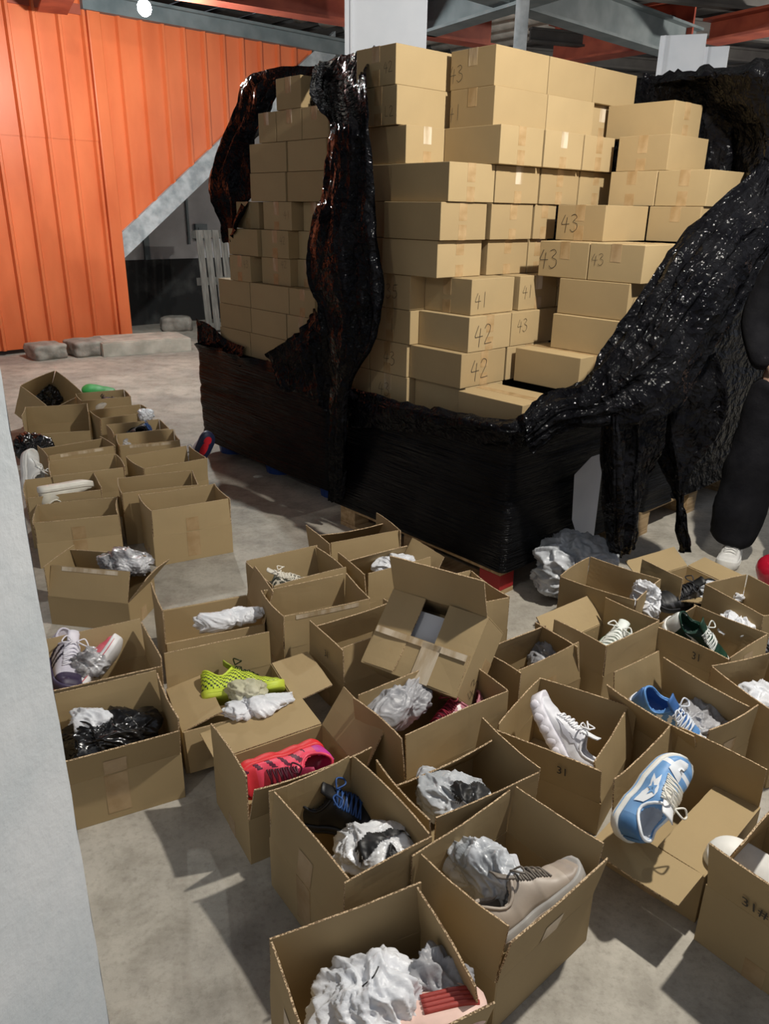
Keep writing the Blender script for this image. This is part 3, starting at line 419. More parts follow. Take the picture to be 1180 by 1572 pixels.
# ------------------------------------------------------------------ wrapped loads (stretch film)
def wrapped(name, a0, a1, b0, b1, z0, ztop, label, amp=.012, seed=0, rim=.10, m=FILMT, cap=True, open_rim=True):
    """film skin round a load: perimeter grid, rounded corners, loose crumpled top band"""
    r = .035; P = []
    cs = [(a0+r, b0+r, math.pi, 1.5*math.pi), (a1-r, b0+r, 1.5*math.pi, 2*math.pi), (a1-r, b1-r, 0, .5*math.pi), (a0+r, b1-r, .5*math.pi, math.pi)]
    for i, (ca, cb, t0, t1) in enumerate(cs):
        for k in range(6):
            t = t0+(t1-t0)*k/5; P.append((ca+r*math.cos(t), cb+r*math.sin(t)))
        nx = cs[(i+1) % 4]; ea = (nx[0]+r*math.cos(nx[2]), nx[1]+r*math.sin(nx[2])); sa = P[-1]
        L = math.hypot(ea[0]-sa[0], ea[1]-sa[1]); n = int(L/.03)
        for k in range(1, n): P.append((sa[0]+(ea[0]-sa[0])*k/n, sa[1]+(ea[1]-sa[1])*k/n))
    n = len(P); nz = int((2.3 if ztop(0, 0) > 2 else 1.0)/.03); vs = []; ca, cb = (a0+a1)/2, (b0+b1)/2
    for j in range(nz+1):
        for (a, b) in P:
            zt = ztop(a, b); z = z0+(zt-z0)*j/nz
            p = O + U*a + V*b; d = (U*(a-ca)+V*(b-cb)).normalized()
            q = Vector((p.x*1.3, p.y*1.3, z*7+seed)); s = amp*noise.noise(q) + amp*.5*noise.noise(Vector((p.x*3, p.y*3, z*26+seed)))
            s -= .012*max(0, math.sin((z-.14)/.15*2*math.pi))**8*.7
            top = max(0, 1-(zt-z)/rim) if open_rim else 0
            if top > 0: s += .05*top*(ridged(p*1.0+Vector((0, 0, z+seed)), 6)-.1)
            p = p + d*s; vs.append((p.x, p.y, z + (.02*top*noise.noise(p*9) if top else 0)))
    fs = [(j*n+i, j*n+(i+1) % n, (j+1)*n+(i+1) % n, (j+1)*n+i) for j in range(nz) for i in range(n)]
    if cap:
        k = len(vs); c = O+U*ca+V*cb; zc = min(ztop(a, b) for a, b in P) - .02
        for (a, b) in P:
            p = O+U*(ca+(a-ca)*.97)+V*(cb+(b-cb)*.97); vs.append((p.x, p.y, zc))
        vs.append((c.x, c.y, zc)); fs += [(k+i, k+(i+1) % n, k+n) for i in range(n)]
    return mesh(name, vs, fs, m, smooth=True, label=label, cat='plastic wrap')
wrapped('wrapped_load', -.025, 1.16, -.04, 1.06, .135, lambda a, b: .735, 'tight black stretch film round the lower half of the cut-open stack', rim=.05)
def zl(a, b):
    if b > .5: return .74
    return .76
wrapped('wrapped_load', 1.36, 2.80, .10, 1.28, .10, zl, 'tight black stretch film round the lower half of the left stack', seed=5, rim=.05)
wrapped('wrapped_load', -.03, 1.15, 1.42, 2.6, .14, lambda a, b: 2.24, 'tall black wrapped load at the right behind the standing person', seed=9, open_rim=False, m=FILM, amp=.02)
wrapped('wrapped_load', -.03, 1.15, 1.085, 1.41, .14, lambda a, b: 1.40, 'black wrapped column between the cut-open stack and the tall wrapped load', seed=12, amp=.01, open_rim=False)
def film(name, rows, label, sub=9, amp=.03, f=7, along=(1, 1, .5), seed=0, m=FILM, rag=.0):
    g = [[Vector(p) for p in r] for r in rows]
    g = [catmull(r, sub) for r in g]
    cols = list(zip(*g)); cols = [catmull(list(c), sub) for c in cols]; nr = len(cols[0]); nc = len(cols)
    G = [[cols[j][i] for j in range(nc)] for i in range(nr)]
    nrm = [[None]*nc for _ in range(nr)]
    for i in range(nr):
        for j in range(nc):
            du = G[i][min(j+1, nc-1)]-G[i][max(j-1, 0)]; dv = G[min(i+1, nr-1)][j]-G[max(i-1, 0)][j]
            n_ = du.cross(dv); nrm[i][j] = n_.normalized() if n_.length > 1e-9 else Vector((0, -1, 0))
    vs = []
    for i in range(nr):
        for j in range(nc):
            p = G[i][j]; q = Vector((p.x*along[0], p.y*along[1], p.z*along[2]))+Vector((seed, 0, 0))
            # folds running down the sheet + crumple
            fold = (ridged(Vector((j/nc*3.2+seed, i/nr*.5, 0)), 2.6, 3)-.2)*amp*1.25
            cr = (ridged(q, f*1.1, 4)-.2)*amp*.55
            e = 0
            if rag and (i == nr-1): e = rag*noise.noise(Vector((j*.9, seed, 0)))
            p = p + nrm[i][j]*(fold+cr) + Vector((0, 0, e)); vs.append(tuple(p))
    fs = [(i*nc+j, i*nc+j+1, (i+1)*nc+j+1, (i+1)*nc+j) for i in range(nr-1) for j in range(nc-1)]
    return mesh(name, vs, fs, m, smooth=True, label=label, cat='plastic film')
film('film_strip', FILM_PTS['strip'], 'long crumpled black film strip hanging between the two stacks of cartons', 9, .032, 9, seed=1)
film('film_arch', FILM_PTS['arch'], 'black film arching over the top and down the left side of the left stack', 9, .045, 6, seed=2)
film('film_swag', FILM_PTS['sash'], 'black film sash slanting down across the front of the left stack', 9, .028, 7, seed=3)
film('film_drape', FILM_PTS['drape'], 'broad black film drape sweeping diagonally down over the right cartons', 11, .04, 7, seed=4)
film('film_curtain', FILM_PTS['curtain'], 'black film curtain hanging to the floor by the white paper sheet', 10, .02, 9, seed=5)
film('film_tatters', FILM_PTS['tatters'], 'ragged black film tail dangling beside the legs of the person', 9, .035, 9, seed=6)
film('film_cover', FILM_PTS['roof'], 'black film cover over the top of the tall wrapped load at the right', 10, .03, 5, seed=7)
film('film_corner', FILM_PTS['corner'], 'small black film flap folded over the near left corner of the left stack', 9, .015, 9, seed=8)
film('film_knot', FILM_PTS['knot'], 'bunched black film roll along the rim of the cut-open stack', 10, .03, 11, seed=9)
mb = MB(); pz = Vector((0, 0, 1))
A0 = O + V*.36 - U*.07
pts = [A0+V*-.0+pz*.52, A0+V*.02+pz*.30, A0+V*.10+pz*.16, A0+V*.22+pz*.14, A0+V*.22+pz*.58, A0+V*.12+pz*.58]
mb.add([p for p in pts] + [p-U*-.002 for p in pts], [tuple(range(6)), tuple(range(11, 5, -1))] + [(i, (i+1) % 6, 6+(i+1) % 6, 6+i) for i in range(6)])
mb.build('paper_sheet', PAPER, label='large white paper sheet hanging behind the black film curtain', cat='paper')
# ------------------------------------------------------------------ open boxes
BOXLAB = {
 '01': ('empty open box standing nearest of the left group, flaps upright', 1), '02': ('open box directly behind the nearest one of the left group', 1),
 '03': ('open box holding the navy shoe with a red sole patch', 1), '04': ('open box with taped front rim and clear bag at its left corner', 1),
 '05': ('open box with black shoe and small white bag on its rim', 1), '06': ('small-looking open box right of the tall-flapped one in the far left group', 1),
 '07': ('farthest open box, with a green slipper on its rim', 1), '08': ('tilted open box at the far left holding a black bundle', 1),
 '09': ('open box with tall back flap in front of the tilted box', 1), '11': ('narrow-looking open box left of the box with clear bag', 1),
 '12': ('open box behind the one with the white shoes', 1), '13': ('open box filled with white chunky shoes beside the plaster wall', 1),
 '14': ('wide open box in the left group beside the nearest one', 1), '15': ('open box with flaps spread and clear bag, alone on the left', 1),
 '16': ('open box by the plaster wall with purple and coral shoes', 1), '17': ('open box by the plaster wall with the glossy black bag', 1),
 '18': ('open box with white bag spilling over its taped front', 1), '19': ('open box with side flaps laid flat and neon yellow shoe', 1),
 '20': ('open box holding the red and pink running shoe', 1), '21': ('open box with black shoe and white bag with dark print', 1),
 '22': ('open box holding the beige knitted shoe', 1), '23': ('nearest open box at the bottom, holding white bag and pink sole', 1),
 '24': ('open box with silver bag and black patch behind the beige shoe box', 1), '25': ('open box under the upturned one, with rose shoe and grey bag', 1),
 '26': ('tilted box lying across others with its taped front marked 43', 1), '27': ('open box with flap marked 31 left of the tilted box', 1),
 '28': ('empty open box in front of the camouflage shoe box', 1), '29': ('open box holding the camouflage shoe', 1),
 '30': ('box with half closed pale lid at the back of the middle group', 1), '31': ('open box with white crumpled bag just behind the tilted box', 1),
 '32': ('open box squeezed between the tilted box and the wooden pallet', 1), '33': ('open box right of the tilted box with grey bag deep inside', 1),
 '34': ('open box holding the green and white shoe', 1), '35': ('open box behind the green and white shoe box', 1),
 '36': ('wide open box with flat flaps and black ribbed shoe', 1), '38': ('open box at the right edge with crumpled white tissue', 1),
 '39': ('open box marked 31 holding the dark green shoe', 1), '40': ('open box holding the blue striped shoe and grey bag', 1),
 '41': ('open box at the right edge behind the blue striped shoe box', 1), '42': ('open box with flat front flap and the star shoe on it', 1),
 '43': ('open box marked 31 holding the white bubble-soled shoe', 1), '44': ('open box marked 31# in the lower right corner', 1)}
FLAPS = {}
def openbox(key, p):
    x, y, yaw, aS, aE, aN, aW, L, W_, h, F, z, rx, ry = p
    rnd = random.Random(int(key)*13)
    t = empty('open_box', (x, y, z), label=BOXLAB[key][0], cat='box', group='opened cardboard boxes on the floor')
    t.rotation_mode = 'XYZ'; t.rotation_euler = (rx, ry, yaw)
    T = .0042; m = CB[rnd.randrange(3)]
    mb = MB(); X, Y = L/2, W_/2
    mb.box(-X, X, -Y, -Y+T, 0, h); mb.box(-X, X, Y-T, Y, 0, h); mb.box(-X, -X+T, -Y+T, Y-T, 0, h); mb.box(X-T, X, -Y+T, Y-T, 0, h)
    mb.box(-X+T, X-T, -Y+T, Y-T, .001, T)
    mb.build('box_body', m, parent=t, bevel=.0012)
    fl = {}
    for nm, ang, ln, loc, rz in (('S', aS, L, (0, -Y, h), 0), ('E', aE, W_, (X, 0, h), math.pi/2), ('N', aN, L, (0, Y, h), math.pi), ('W', aW, W_, (-X, 0, h), -math.pi/2)):
        nx, nz_ = 10, 6; n0 = .004; vs = []; bend = rnd.uniform(-.010, .010); tw = rnd.uniform(-.006, .006); ph = rnd.uniform(0, 9)
        for side in (0, T):
            for j in range(nz_+1):
                for i in range(nx+1):
                    fx = i/nx*2-1; fz = j/nz_
                    yy = side + bend*(1-fx*fx)*fz + tw*fx*fz + .0015*noise.noise(Vector((fx*2, fz*2, ph)))
                    vs.append((fx*(ln/2-n0-.002*fz), yy, fz*F + (.0012*noise.noise(Vector((fx*9, ph, 3))) if j == nz_ else 0)))
        n1 = (nx+1)*(nz_+1); fs = []; mi = []
        for j in range(nz_):
            for i in range(nx):
                a = j*(nx+1)+i; fs.append((a, a+1, a+nx+2, a+nx+1)); fs.append((n1+a, n1+a+nx+1, n1+a+nx+2, n1+a+1)); mi += [0, 0]
        bo = [j*(nx+1) for j in range(nz_+1)]; to = [nz_*(nx+1)+i for i in range(1, nx+1)]; ri = [j*(nx+1)+nx for j in range(nz_-1, -1, -1)]; bt = [i for i in range(nx-1, 0, -1)]
        loop = bo+to+ri+bt
        for a, b in zip(loop, loop[1:]+loop[:1]): fs.append((a, n1+a, n1+b, b)); mi.append(1)
        o = mesh('flap', vs, fs, [m, CBE], mi=mi, parent=t)
        o.location = loc; o.rotation_euler = Euler((ang, 0, rz), 'XYZ')
        fl[nm] = o; FLAPS[(key, nm)] = (bend, tw, ph, ln, F)
    # leftover tape on the short ends and along the opened lid edges
    mb = MB(); w = .048; e = .0008
    s = .055
    if L >= W_:
        for sx in (-1, 1):
            xx = sx*X; mb.box(min(xx, xx+sx*e), max(xx, xx+sx*e), -w/2, w/2, 0, s)
    else:
        for sy in (-1, 1):
            yy = sy*Y; mb.box(-w/2, w/2, min(yy, yy+sy*e), max(yy, yy+sy*e), 0, s)
    mb.build('tape', TAPE, parent=t)
    return t, fl
BX = {}
for k, p in BOXES.items():
    if k in BOXLAB: BX[k] = openbox(k, p)
ez = Vector((0, 0, 1)); exx = Vector((1, 0, 0))
def on_flap(key, side, text, fx, fz, h, flip=False):
    t, fl = BX[key]; o = fl[side]; ln = o.dimensions.x
    printed('printed_number', text, Vector((ln*fx, -.004, fz)), exx if not flip else -exx, ez if not flip else -ez, h, o, bold=.01)
on_flap('27', 'S', '31', .0, .05, .026); on_flap('39', 'S', '31', .05, .03, .032); on_flap('43', 'S', '31', .10, .06, .030); on_flap('44', 'S', '31#', -.20, .03, .034)
t, fl = BX['26']; p = BOXES['26']; L_, W_, h_, F_ = p[7:11]
# tape over the closed flap of the tilted box, marker number on its end, paper inside
mb = MB(); mb.box(L_*.02, L_*.16, -W_/2-.0012, -W_/2, h_*.4, h_); mb.build('tape', TAPEC, parent=t)
mb = MB(); mb.box(.01, .075, -.0065, -.0055, .002, F_-.004); mb.box(-L_/2+.01, L_/2-.01, -.0065, -.0052, F_-.022, F_-.002); mb.build('tape', TAPEC, parent=fl['S'])
scribble('handwritten_number', '43', Vector((L_/2+.0003, -W_*.42, h_*.25)), Vector((0, 1, 0)), ez, .05, t)
mb = MB(); mb.box(-L_*.18, L_*.2, -W_*.35, W_*.35, h_-.035, h_-.030); o = mb.build('paper_sheet', PAPER, label='white paper sheet showing through the gap in the tilted box lid', cat='paper'); o.matrix_world = Matrix.Translation((p[0], p[1], p[11])) @ Euler((p[12], p[13], p[2])).to_matrix().to_4x4()
# pale inner lid panel on box 30, loose '31' flap inside box 43
def extra_tape(key, side, x0, x1, z0, z1, m=TAPEC):
    t, fl = BX[key]; bend, tw, ph, ln, F = FLAPS[(key, side)]; vs = []; fs = []; nx, nz_ = 10, 6
    def y(x, z):
        fx = x/(ln/2); fz = z/F
        return bend*(1-fx*fx)*fz + tw*fx*fz + .0015*noise.noise(Vector((fx*2, fz*2, ph))) - .0012
    for i in range(nx+1):
        for j in range(nz_+1):
            x = x0+(x1-x0)*i/nx; z = z0+(z1-z0)*j/nz_; vs.append((x, y(x, z), z))
    fs = [(i*(nz_+1)+j, (i+1)*(nz_+1)+j, (i+1)*(nz_+1)+j+1, i*(nz_+1)+j+1) for i in range(nx) for j in range(nz_)]
    mesh('tape', vs, fs, m, smooth=True, parent=fl[side])
for key in ('18', '28', '04', '15', '11'):
    Fk = BOXES[key][10]; Lk = BOXES[key][7]
    extra_tape(key, 'E' if key == '28' else 'S', -.12, .12, Fk-.02, Fk-.003)
for key in ('01', '14', '02', '17', '23', '21', '06', '13'):
    extra_tape(key, 'S', -.03, .03, .002, .07, TAPE)
    t, fl = BX[key]; W2 = BOXES[key][8]; hh = BOXES[key][9]; mb = MB(); mb.box(-.032, .03, -W2/2-.0008, -W2/2, hh*.15, hh-.004); mb.build('side_tape', TAPE, parent=t)
for key in ('22', '40', '39', '33', '28'):
    extra_tape(key, 'E', -.03, .03, .002, .06, TAPE)
# ------------------------------------------------------------------ shoes
def C3(h):
    h = h.lstrip('#'); r = [int(h[i:i+2], 16)/255 for i in (0, 2, 4)]
    return tuple(x/12.92 if x < .04045 else ((x+.055)/1.055)**2.4 for x in r)
MC = {}
def CM(h, r=.5):
    if (h, r) not in MC: MC[(h, r)] = vary(mat('shoe_'+h.lstrip('#'), C3(h), r), tuple(x*.9 for x in C3(h)), C3(h), 30, 3, bump=.15, bscale=160, bdist=.001)
    return MC[(h, r)]
STY = { # base, toe, heel, side patch, sole, lining, lace, pattern, title
 'star': ('#6f9fd2', '#e9edf2', '#4f7fb0', '#eef2f6', '#e6e4dc', '#d9dde4', '#ece8dc', 'star', 'light blue and white sneaker with star side patch, leaning on a box flap'),
 'bubble': ('#e9e9ee', '#e4e4ea', '#e6e6ec', '#c9c9d2', '#ece9f0', '#dadae0', '#efeff2', 'bubble', 'white running shoe with bubble sole, propped in the box marked 31'),
 'blue': ('#5f93cf', '#eceff4', '#4a7ab8', '#eceff4', '#e8ebf0', '#3f6ba8', '#dfe6f0', 'stripe', 'blue sneaker with white stripes and yellow heel print in its box'),
 'green': ('#12362a', '#1a4030', '#e8ece8', '#e8ece8', '#ecebe6', '#123a2a', '#dfe3df', 'swoosh', 'dark green and white leather sneaker with deep opening'),
 'greenwhite': ('#dfe6de', '#1f7a4a', '#2a8a58', '#258050', '#dcdfd8', '#e4ebe4', '#eef0ea', 'swoosh', 'white and bright green sneaker with toe down in its box'),
 'red': ('#f04a66', '#e83a48', '#c93a9a', '#5a1230', '#e02a30', '#a0204a', '#501028', 'ribs', 'red and pink running shoe with dark side ribs lying on its side'),
 'beige': ('#b7aa9c', '#a5978a', '#b3a698', '#8f857a', '#a9a6a2', '#7d746a', '#6f675e', 'plain', 'beige knitted low shoe with grey sole and grey laces'),
 'pinksole': ('#f0c8bc', '#efc5b8', '#f3d0c4', '#e09a2a', '#f2cfc2', '#e8b8a8', '#f0d0c4', 'pad', 'pale pink shoe with red ribbed sole pad at the bottom edge'),
 'camo': ('#4a4c42', '#ddd6c6', '#5a5a4a', '#d8d2c0', '#dcd6c4', '#d8d2c4', '#e0dacb', 'camo', 'camouflage and cream sneaker sitting high in its box'),
 'neon': ('#d4e84a', '#cfe44a', '#c6dc3c', '#3a4430', '#c8d848', '#a8b840', '#30361f', 'dots', 'neon yellow knit running shoe lying on its side'),
 'rose': ('#b06a78', '#e8a0a0', '#c08088', '#f0e8e6', '#ee9a98', '#701828', '#8a2034', 'stripe', 'rose pink running shoe under the tilted box'),
 'purple': ('#cfcbd8', '#3a2f4a', '#dcd8e4', '#2c2638', '#4a4260', '#e6e2ec', '#e8e6ee', 'stripe', 'white and purple running shoe against the plaster wall'),
 'coral': ('#e0707a', '#d8606c', '#e88a90', '#1c1416', '#f0eeee', '#c8606a', '#f0d8d8', 'swoosh', 'coral pink sneaker wrapped in a clear bag'),
 'chunky': ('#dddcd8', '#e4e3df', '#d6d5d0', '#c2c0ba', '#e6e5e0', '#c8c6c0', '#e8e7e2', 'plain', 'white chunky sneaker standing on its heel by the plaster wall'),
 'cream': ('#e6e2d4', '#e9e6da', '#e2ddcc', '#d6d0bc', '#efece0', '#d8d2c0', '#eeeadc', 'plain', 'cream white flat shoe laid sole up across the box rim'),
 'navy': ('#c9ccd2', '#1c2440', '#d4d6da', '#20284a', '#1e2644', '#c8cad0', '#e4e6ea', 'redpatch', 'navy and white shoe showing a red patch on its sole'),
 'black': ('#15161a', '#101114', '#1c1d22', '#3a3c42', '#121316', '#0c0c0e', '#2a4f8a', 'plain', 'black shoe with a blue lace loop beside a white bag'),
 'ribbed': ('#1c1d20', '#18191c', '#222327', '#4a4b50', '#15161a', '#101012', '#2a2b30', 'ribs', 'black ribbed shoe beside white tissue in the flat-flapped box'),
 'lime': ('#2f9a4a', '#e6ece6', '#2c8f46', '#f0f4f0', '#2f9a4a', '#2a7a40', '#eeeeee', 'plain', 'green and white slipper on the rim of the farthest box'),
 'darkwhite': ('#1a1a1c', '#161618', '#202022', '#cfcac0', '#cfc9be', '#0e0e10', '#1a1a1c', 'plain', 'black shoe with pale sole edge in the far left group'),
}
def shoe(key, hp, tp, roll, sty, label=None, parent=None):
    base, toe, heel, patch, sole, lin, lace, pat, title = STY[sty]
    hp, tp = Vector(hp), Vector(tp); d = (tp-hp); L = max(.26, min({'star': .31, 'bubble': .30, 'red': .275}.get(sty, .285), d.length)); mid = (hp+tp)/2; d.normalize()
    side = Vector((0, 0, 1)).cross(d).normalized(); upv = d.cross(side)
    R = Matrix((d, side, upv)).transposed().to_4x4() @ Matrix.Rotation(math.radians(roll), 4, 'X')
    Mw = Matrix.Translation(mid) @ R @ Matrix.Translation((-L/2, 0, -.045 if parent is None else 0))
    t = empty('worn_shoe' if parent else 'sneaker', (0, 0, 0), label=None if parent else (label or title), cat=None if parent else 'shoe')
    if parent: t.parent = parent
    t.matrix_world = Mw
    if parent: t.matrix_local = Mw
    def hw(s): # half width
        a = .031+.010*math.sin(min(1, s/.75)*math.pi/2)
        if s < .12: a *= math.sqrt(max(0.0, 1-((.12-s)/.12)**2))*.92+.08
        if s > .78: a *= math.sqrt(max(0.0, 1-((s-.78)/.225)**2))
        if .3 < s < .55: a -= .004*math.sin((s-.3)/.25*math.pi)
        return a
    hw0 = hw
    def hw(s): return hw0(s)*1.13
    def cy(s): return .006*math.sin(s*math.pi)
    thick = {'bubble': .040, 'chunky': .042, 'red': .038, 'beige': .034}.get(sty, .028)
    def zs(s): return .012*max(0, (s-.75)/.25)**2
    def Ht(s):
        P = [(0, .098), (.08, .105), (.25, .085), (.42, .108), (.55, .090), (.75, .062), (.9, .048), (1, .030)]
        for (a, x), (b, y) in zip(P[:-1], P[1:]):
            if s <= b:
                k = (s-a)/(b-a); k = k*k*(3-2*k); return x+(y-x)*k
        return P[-1][1]
    # sole
    NS, NA = 44, 14; vs = []; fs = []; lv = [0, .004, thick*.5, thick-.004, thick, thick]
    infl = [-.004, 0, .0025, .002, -.001, -.012]
    for j, (z, f) in enumerate(zip(lv, infl)):
        for i in range(NS):
            s = i/(NS-1); w = max(.0015, hw(s)+.004+f)
            if sty == 'bubble' and j in (1, 2, 3): w += .006*abs(math.sin(s*math.pi*7))
            if sty == 'red' and j in (1, 2): w += .005*abs(math.sin(s*math.pi*4))
            for sg in (-1, 1): vs.append((s*(L+.006)-.003, cy(s)+sg*w, z+zs(s)))
    row = NS*2
    for j in range(len(lv)-1):
        for i in range(NS-1):
            a = j*row+i*2; fs += [(a, a+row, a+row+2, a+2), (a+1, a+3, a+row+3, a+row+1)]
        a = j*row; fs.append((a, a+1, a+row+1, a+row)); a = j*row+(NS-1)*2; fs.append((a, a+row, a+row+1, a+1))
    for i in range(NS-1):
        a = i*2; fs.append((a, a+2, a+3, a+1)); a += (len(lv)-1)*row; fs.append((a, a+1, a+3, a+2))
    mesh('sole', vs, fs, CM(sole), smooth=True, parent=t)
    mb = MB(); mb_r = .0016
    for sg in (-1, 1): tube(mb, [(i/30*L, cy(i/30)+sg*(hw(i/30)+.0066), thick*.55+zs(i/30)) for i in range(1, 30)], mb_r, 6)
    mb.build('sole_line', CM(toe if sty not in ('star', 'green', 'greenwhite', 'camo') else base), parent=t, smooth=True)
    # upper
    NI, NJ = 72, 41; s0, s1 = .035, .40
    def openw(s):
        if s < s0 or s > s1: return 0
        k = (s-s0)/(s1-s0); return .80*math.sin(math.pi*min(1, k*1.15+.02))**.5 if k < .98 else .2
    def surf(s, u_):   # u_ -1..1 across
        a = u_*math.pi/2*1.0; w = hw(s); H = Ht(s); e = .82
        y = math.copysign(abs(math.sin(a))**e, u_)*w; zz = (max(0, math.cos(a))**.75)*(H-thick)+thick-.002
        return Vector((s*L, cy(s)+y, zz+zs(s)))
    vs = []; cls = {}
    for i in range(NI):
        s = i/(NI-1)
        for j in range(NJ):
            u_ = j/(NJ-1)*2-1; vs.append(surf(s, u_))
    fu, fl_, mu = [], [], []
    for i in range(NI-1):
        s = (i+.5)/(NI-1)
        for j in range(NJ-1):
            u_ = (j+.5)/(NJ-1)*2-1
            f = (i*NJ+j, (i+1)*NJ+j, (i+1)*NJ+j+1, i*NJ+j+1)
            if abs(u_) < openw(s)*.55: continue
            k = 0
            if s > .80: k = 1
            elif s < .16: k = 2
            if pat == 'camo' and noise.noise(Vector((s*16, u_*9, 2))) > .05: k = 1
            if pat == 'dots' and (int(s*44)+j) % 3 == 0 and abs(u_) > .35: k = 3
            if pat == 'ribs' and abs(u_) > .45 and .25 < s < .95 and math.sin(s*46+u_*4) > .35: k = 3
            if pat == 'stripe' and abs(u_) > .4 and .30 < s < .62 and math.sin((s-u_*.12 if u_ > 0 else s+u_*.12)*55) > .1: k = 3
            if pat == 'star' and s > .86: k = 0
            fu.append(f); mu.append(k)
    me_o = mesh('upper', vs, fu, [CM(base), CM(toe), CM(heel), CM(patch)], smooth=True, mi=mu, parent=t)
    so = me_o.modifiers.new('thick', 'SOLIDIFY'); so.thickness = .003; so.offset = -1
    # lining: cup inside the opening
    vs = []; fs = []; n = 24; rings = 5
    for q in range(rings):
        dz = q/(rings-1)
        for k in range(n):
            a = 2*math.pi*k/n; sc = (s0+s1)/2+math.cos(a)*(s1-s0)/2*1.02; u_ = math.sin(a)*.56
            p = surf(max(.02, sc), u_); zz = p.z*(1-dz)+(thick+.004)*dz
            vs.append((p.x*(1-.06*dz)+.008*dz, cy(sc)+(p.y-cy(sc))*(1-.1*dz), zz-.001+.003*(q == 0)))
    vs.append((L*.2, 0, thick+.004))
    for q in range(rings-1):
        for k in range(n): fs.append((q*n+k, q*n+(k+1) % n, (q+1)*n+(k+1) % n, (q+1)*n+k))
    fs += [((rings-1)*n+k, (rings-1)*n+(k+1) % n, rings*n) for k in range(n)]
    mesh('lining', vs, fs, CM(lin), smooth=True, parent=t)
    mb = MB(); tube(mb, [Vector(vs[k % n])+Vector((0, 0, .001)) for k in range(n+1)], .0038, 8); mb.build('collar', CM(base if sty != 'star' else '#eef2f6'), smooth=True, parent=t)
    # tongue and laces
    tv = []; tf = []
    for i in range(9):
        s = .60-.25*i/8
        for j in range(7):
            u_ = (j/6*2-1)*.30; p = surf(max(s, .40), u_); lift = .002+.030*max(0, (i-5)/3); tv.append((p.x-(.028*max(0, (i-5)/3)), p.y, p.z+lift))
    for i in range(8):
        for j in range(6): tf.append((i*7+j, i*7+j+1, (i+1)*7+j+1, (i+1)*7+j))
    tg = mesh('tongue', tv, tf, CM(lin if sty not in ('star', 'bubble') else '#eef0f2'), smooth=True, parent=t); so = tg.modifiers.new('thick', 'SOLIDIFY'); so.thickness = .004
    mb = MB()
    for i in range(6):
        s = .43+i*.048
        for sg in (-1, 1):
            A = surf(s, -.42*sg); B = surf(s+.03, .42*sg); mid_ = surf(s+.015, 0)
            tube(mb, catmull([A+Vector((0, 0, .003)), mid_+Vector((0, 0, .007)), B+Vector((0, 0, .003))], 5), .0026, 6)
    for sg in (-1, 1):
        c0 = surf(.43, .1*sg)+Vector((0, 0, .010))
        tube(mb, catmull([c0, c0+Vector((-.004, .022*sg, .012)), c0+Vector((.014, .036*sg, -.002)), c0+Vector((.02, .016*sg, .003)), c0], 6), .0024, 6)
    mb.build('laces', CM(lace), smooth=True, parent=t)
    def patch_mesh(name, poly, m, off=.0022, sg=1):
        # poly in (s, u) filled as a fan of a subdivided polygon
        cs_ = sum(a for a, b in poly)/len(poly); cu_ = sum(b for a, b in poly)/len(poly); P = []; F = []; K = 5; n = len(poly)*4
        ring = []
        for (a, b), (c, d_) in zip(poly, poly[1:]+poly[:1]):
            for q in range(4): ring.append((a+(c-a)*q/4, b+(d_-b)*q/4))
        for k in range(1, K+1):
            for (a, b) in ring:
                s = cs_+(a-cs_)*k/K; u_ = cu_+(b-cu_)*k/K
                p = surf(s, u_*sg); e = .01
                nn = (surf(s+e, u_*sg)-surf(s-e, u_*sg)).cross(surf(s, u_*sg+e)-surf(s, u_*sg-e)).normalized()
                if nn.y*sg < 0: nn = -nn
                P.append(p+nn*off)
        P.append(P[0]*0+surf(cs_, cu_*sg)+Vector((0, sg*off, 0)))
        for k in range(K-1):
            for i in range(n): F.append((k*n+i, k*n+(i+1) % n, (k+1)*n+(i+1) % n, (k+1)*n+i))
        F += [(i, (i+1) % n, len(P)-1) for i in range(n)]
        return mesh(name, P, F, m, smooth=True, parent=t)
    for sg in (-1, 1):
        if pat == 'star':
            patch_mesh('side_panel', [(.28, .86), (.30, .58), (.50, .52), (.64, .60), (.56, .70), (.62, .86), (.5, .80), (.40, .90)], CM('#eef2f6'), .0022, sg)
            st = []
            for k in range(10):
                r = (1, .42)[k % 2]; a = math.pi/2+k*math.pi/5; st.append((.46+.085*r*math.cos(a), .69+.15*r*math.sin(a)))
            patch_mesh('star_patch', st, CM('#6f9fd2'), .0036, sg)
        elif pat == 'swoosh' or sty == 'bubble':
            patch_mesh('side_stripe', [(.70, .62), (.50, .86), (.38, .84), (.36, .70), (.16, .45), (.34, .62), (.46, .74)], CM(patch), .0022, sg)
    if pat == 'star': patch_mesh('toe_cap', [(.76, -.5), (.92, -.45), (.97, 0), (.92, .45), (.76, .5), (.72, 0)], CM('#eef2f6'), .0024)
    if pat == 'bubble':
        for sg in (-1, 1):
            for k in range(7):
                s = .08+k*.135; mb = MB()
                tube(mb, [(s*L, cy(s)+sg*(hw(s)-.008), .016+zs(s)), (s*L, cy(s)+sg*(hw(s)+.004), .016+zs(s)), (s*L, cy(s)+sg*(hw(s)+.011), .016+zs(s)), (s*L, cy(s)+sg*(hw(s)+.014), .016+zs(s))], [.016, .017, .014, .006], 14)
                mb.build('sole_bubble', CM('#f2eef6', .2), smooth=True, parent=t)
    if pat == 'redpatch':
        mb = MB(); mb.add([(.60*L+.05*math.cos(a*.5236), .024*math.sin(a*.5236), -.0015) for a in range(12)], [tuple(range(12))[::-1]]); mb.add([(.80*L+.03*math.cos(a*.5236), .026*math.sin(a*.5236), .000) for a in range(12)], [tuple(range(12))[::-1]])
        mb.build('sole_patch', CM('#c8202e'), parent=t)
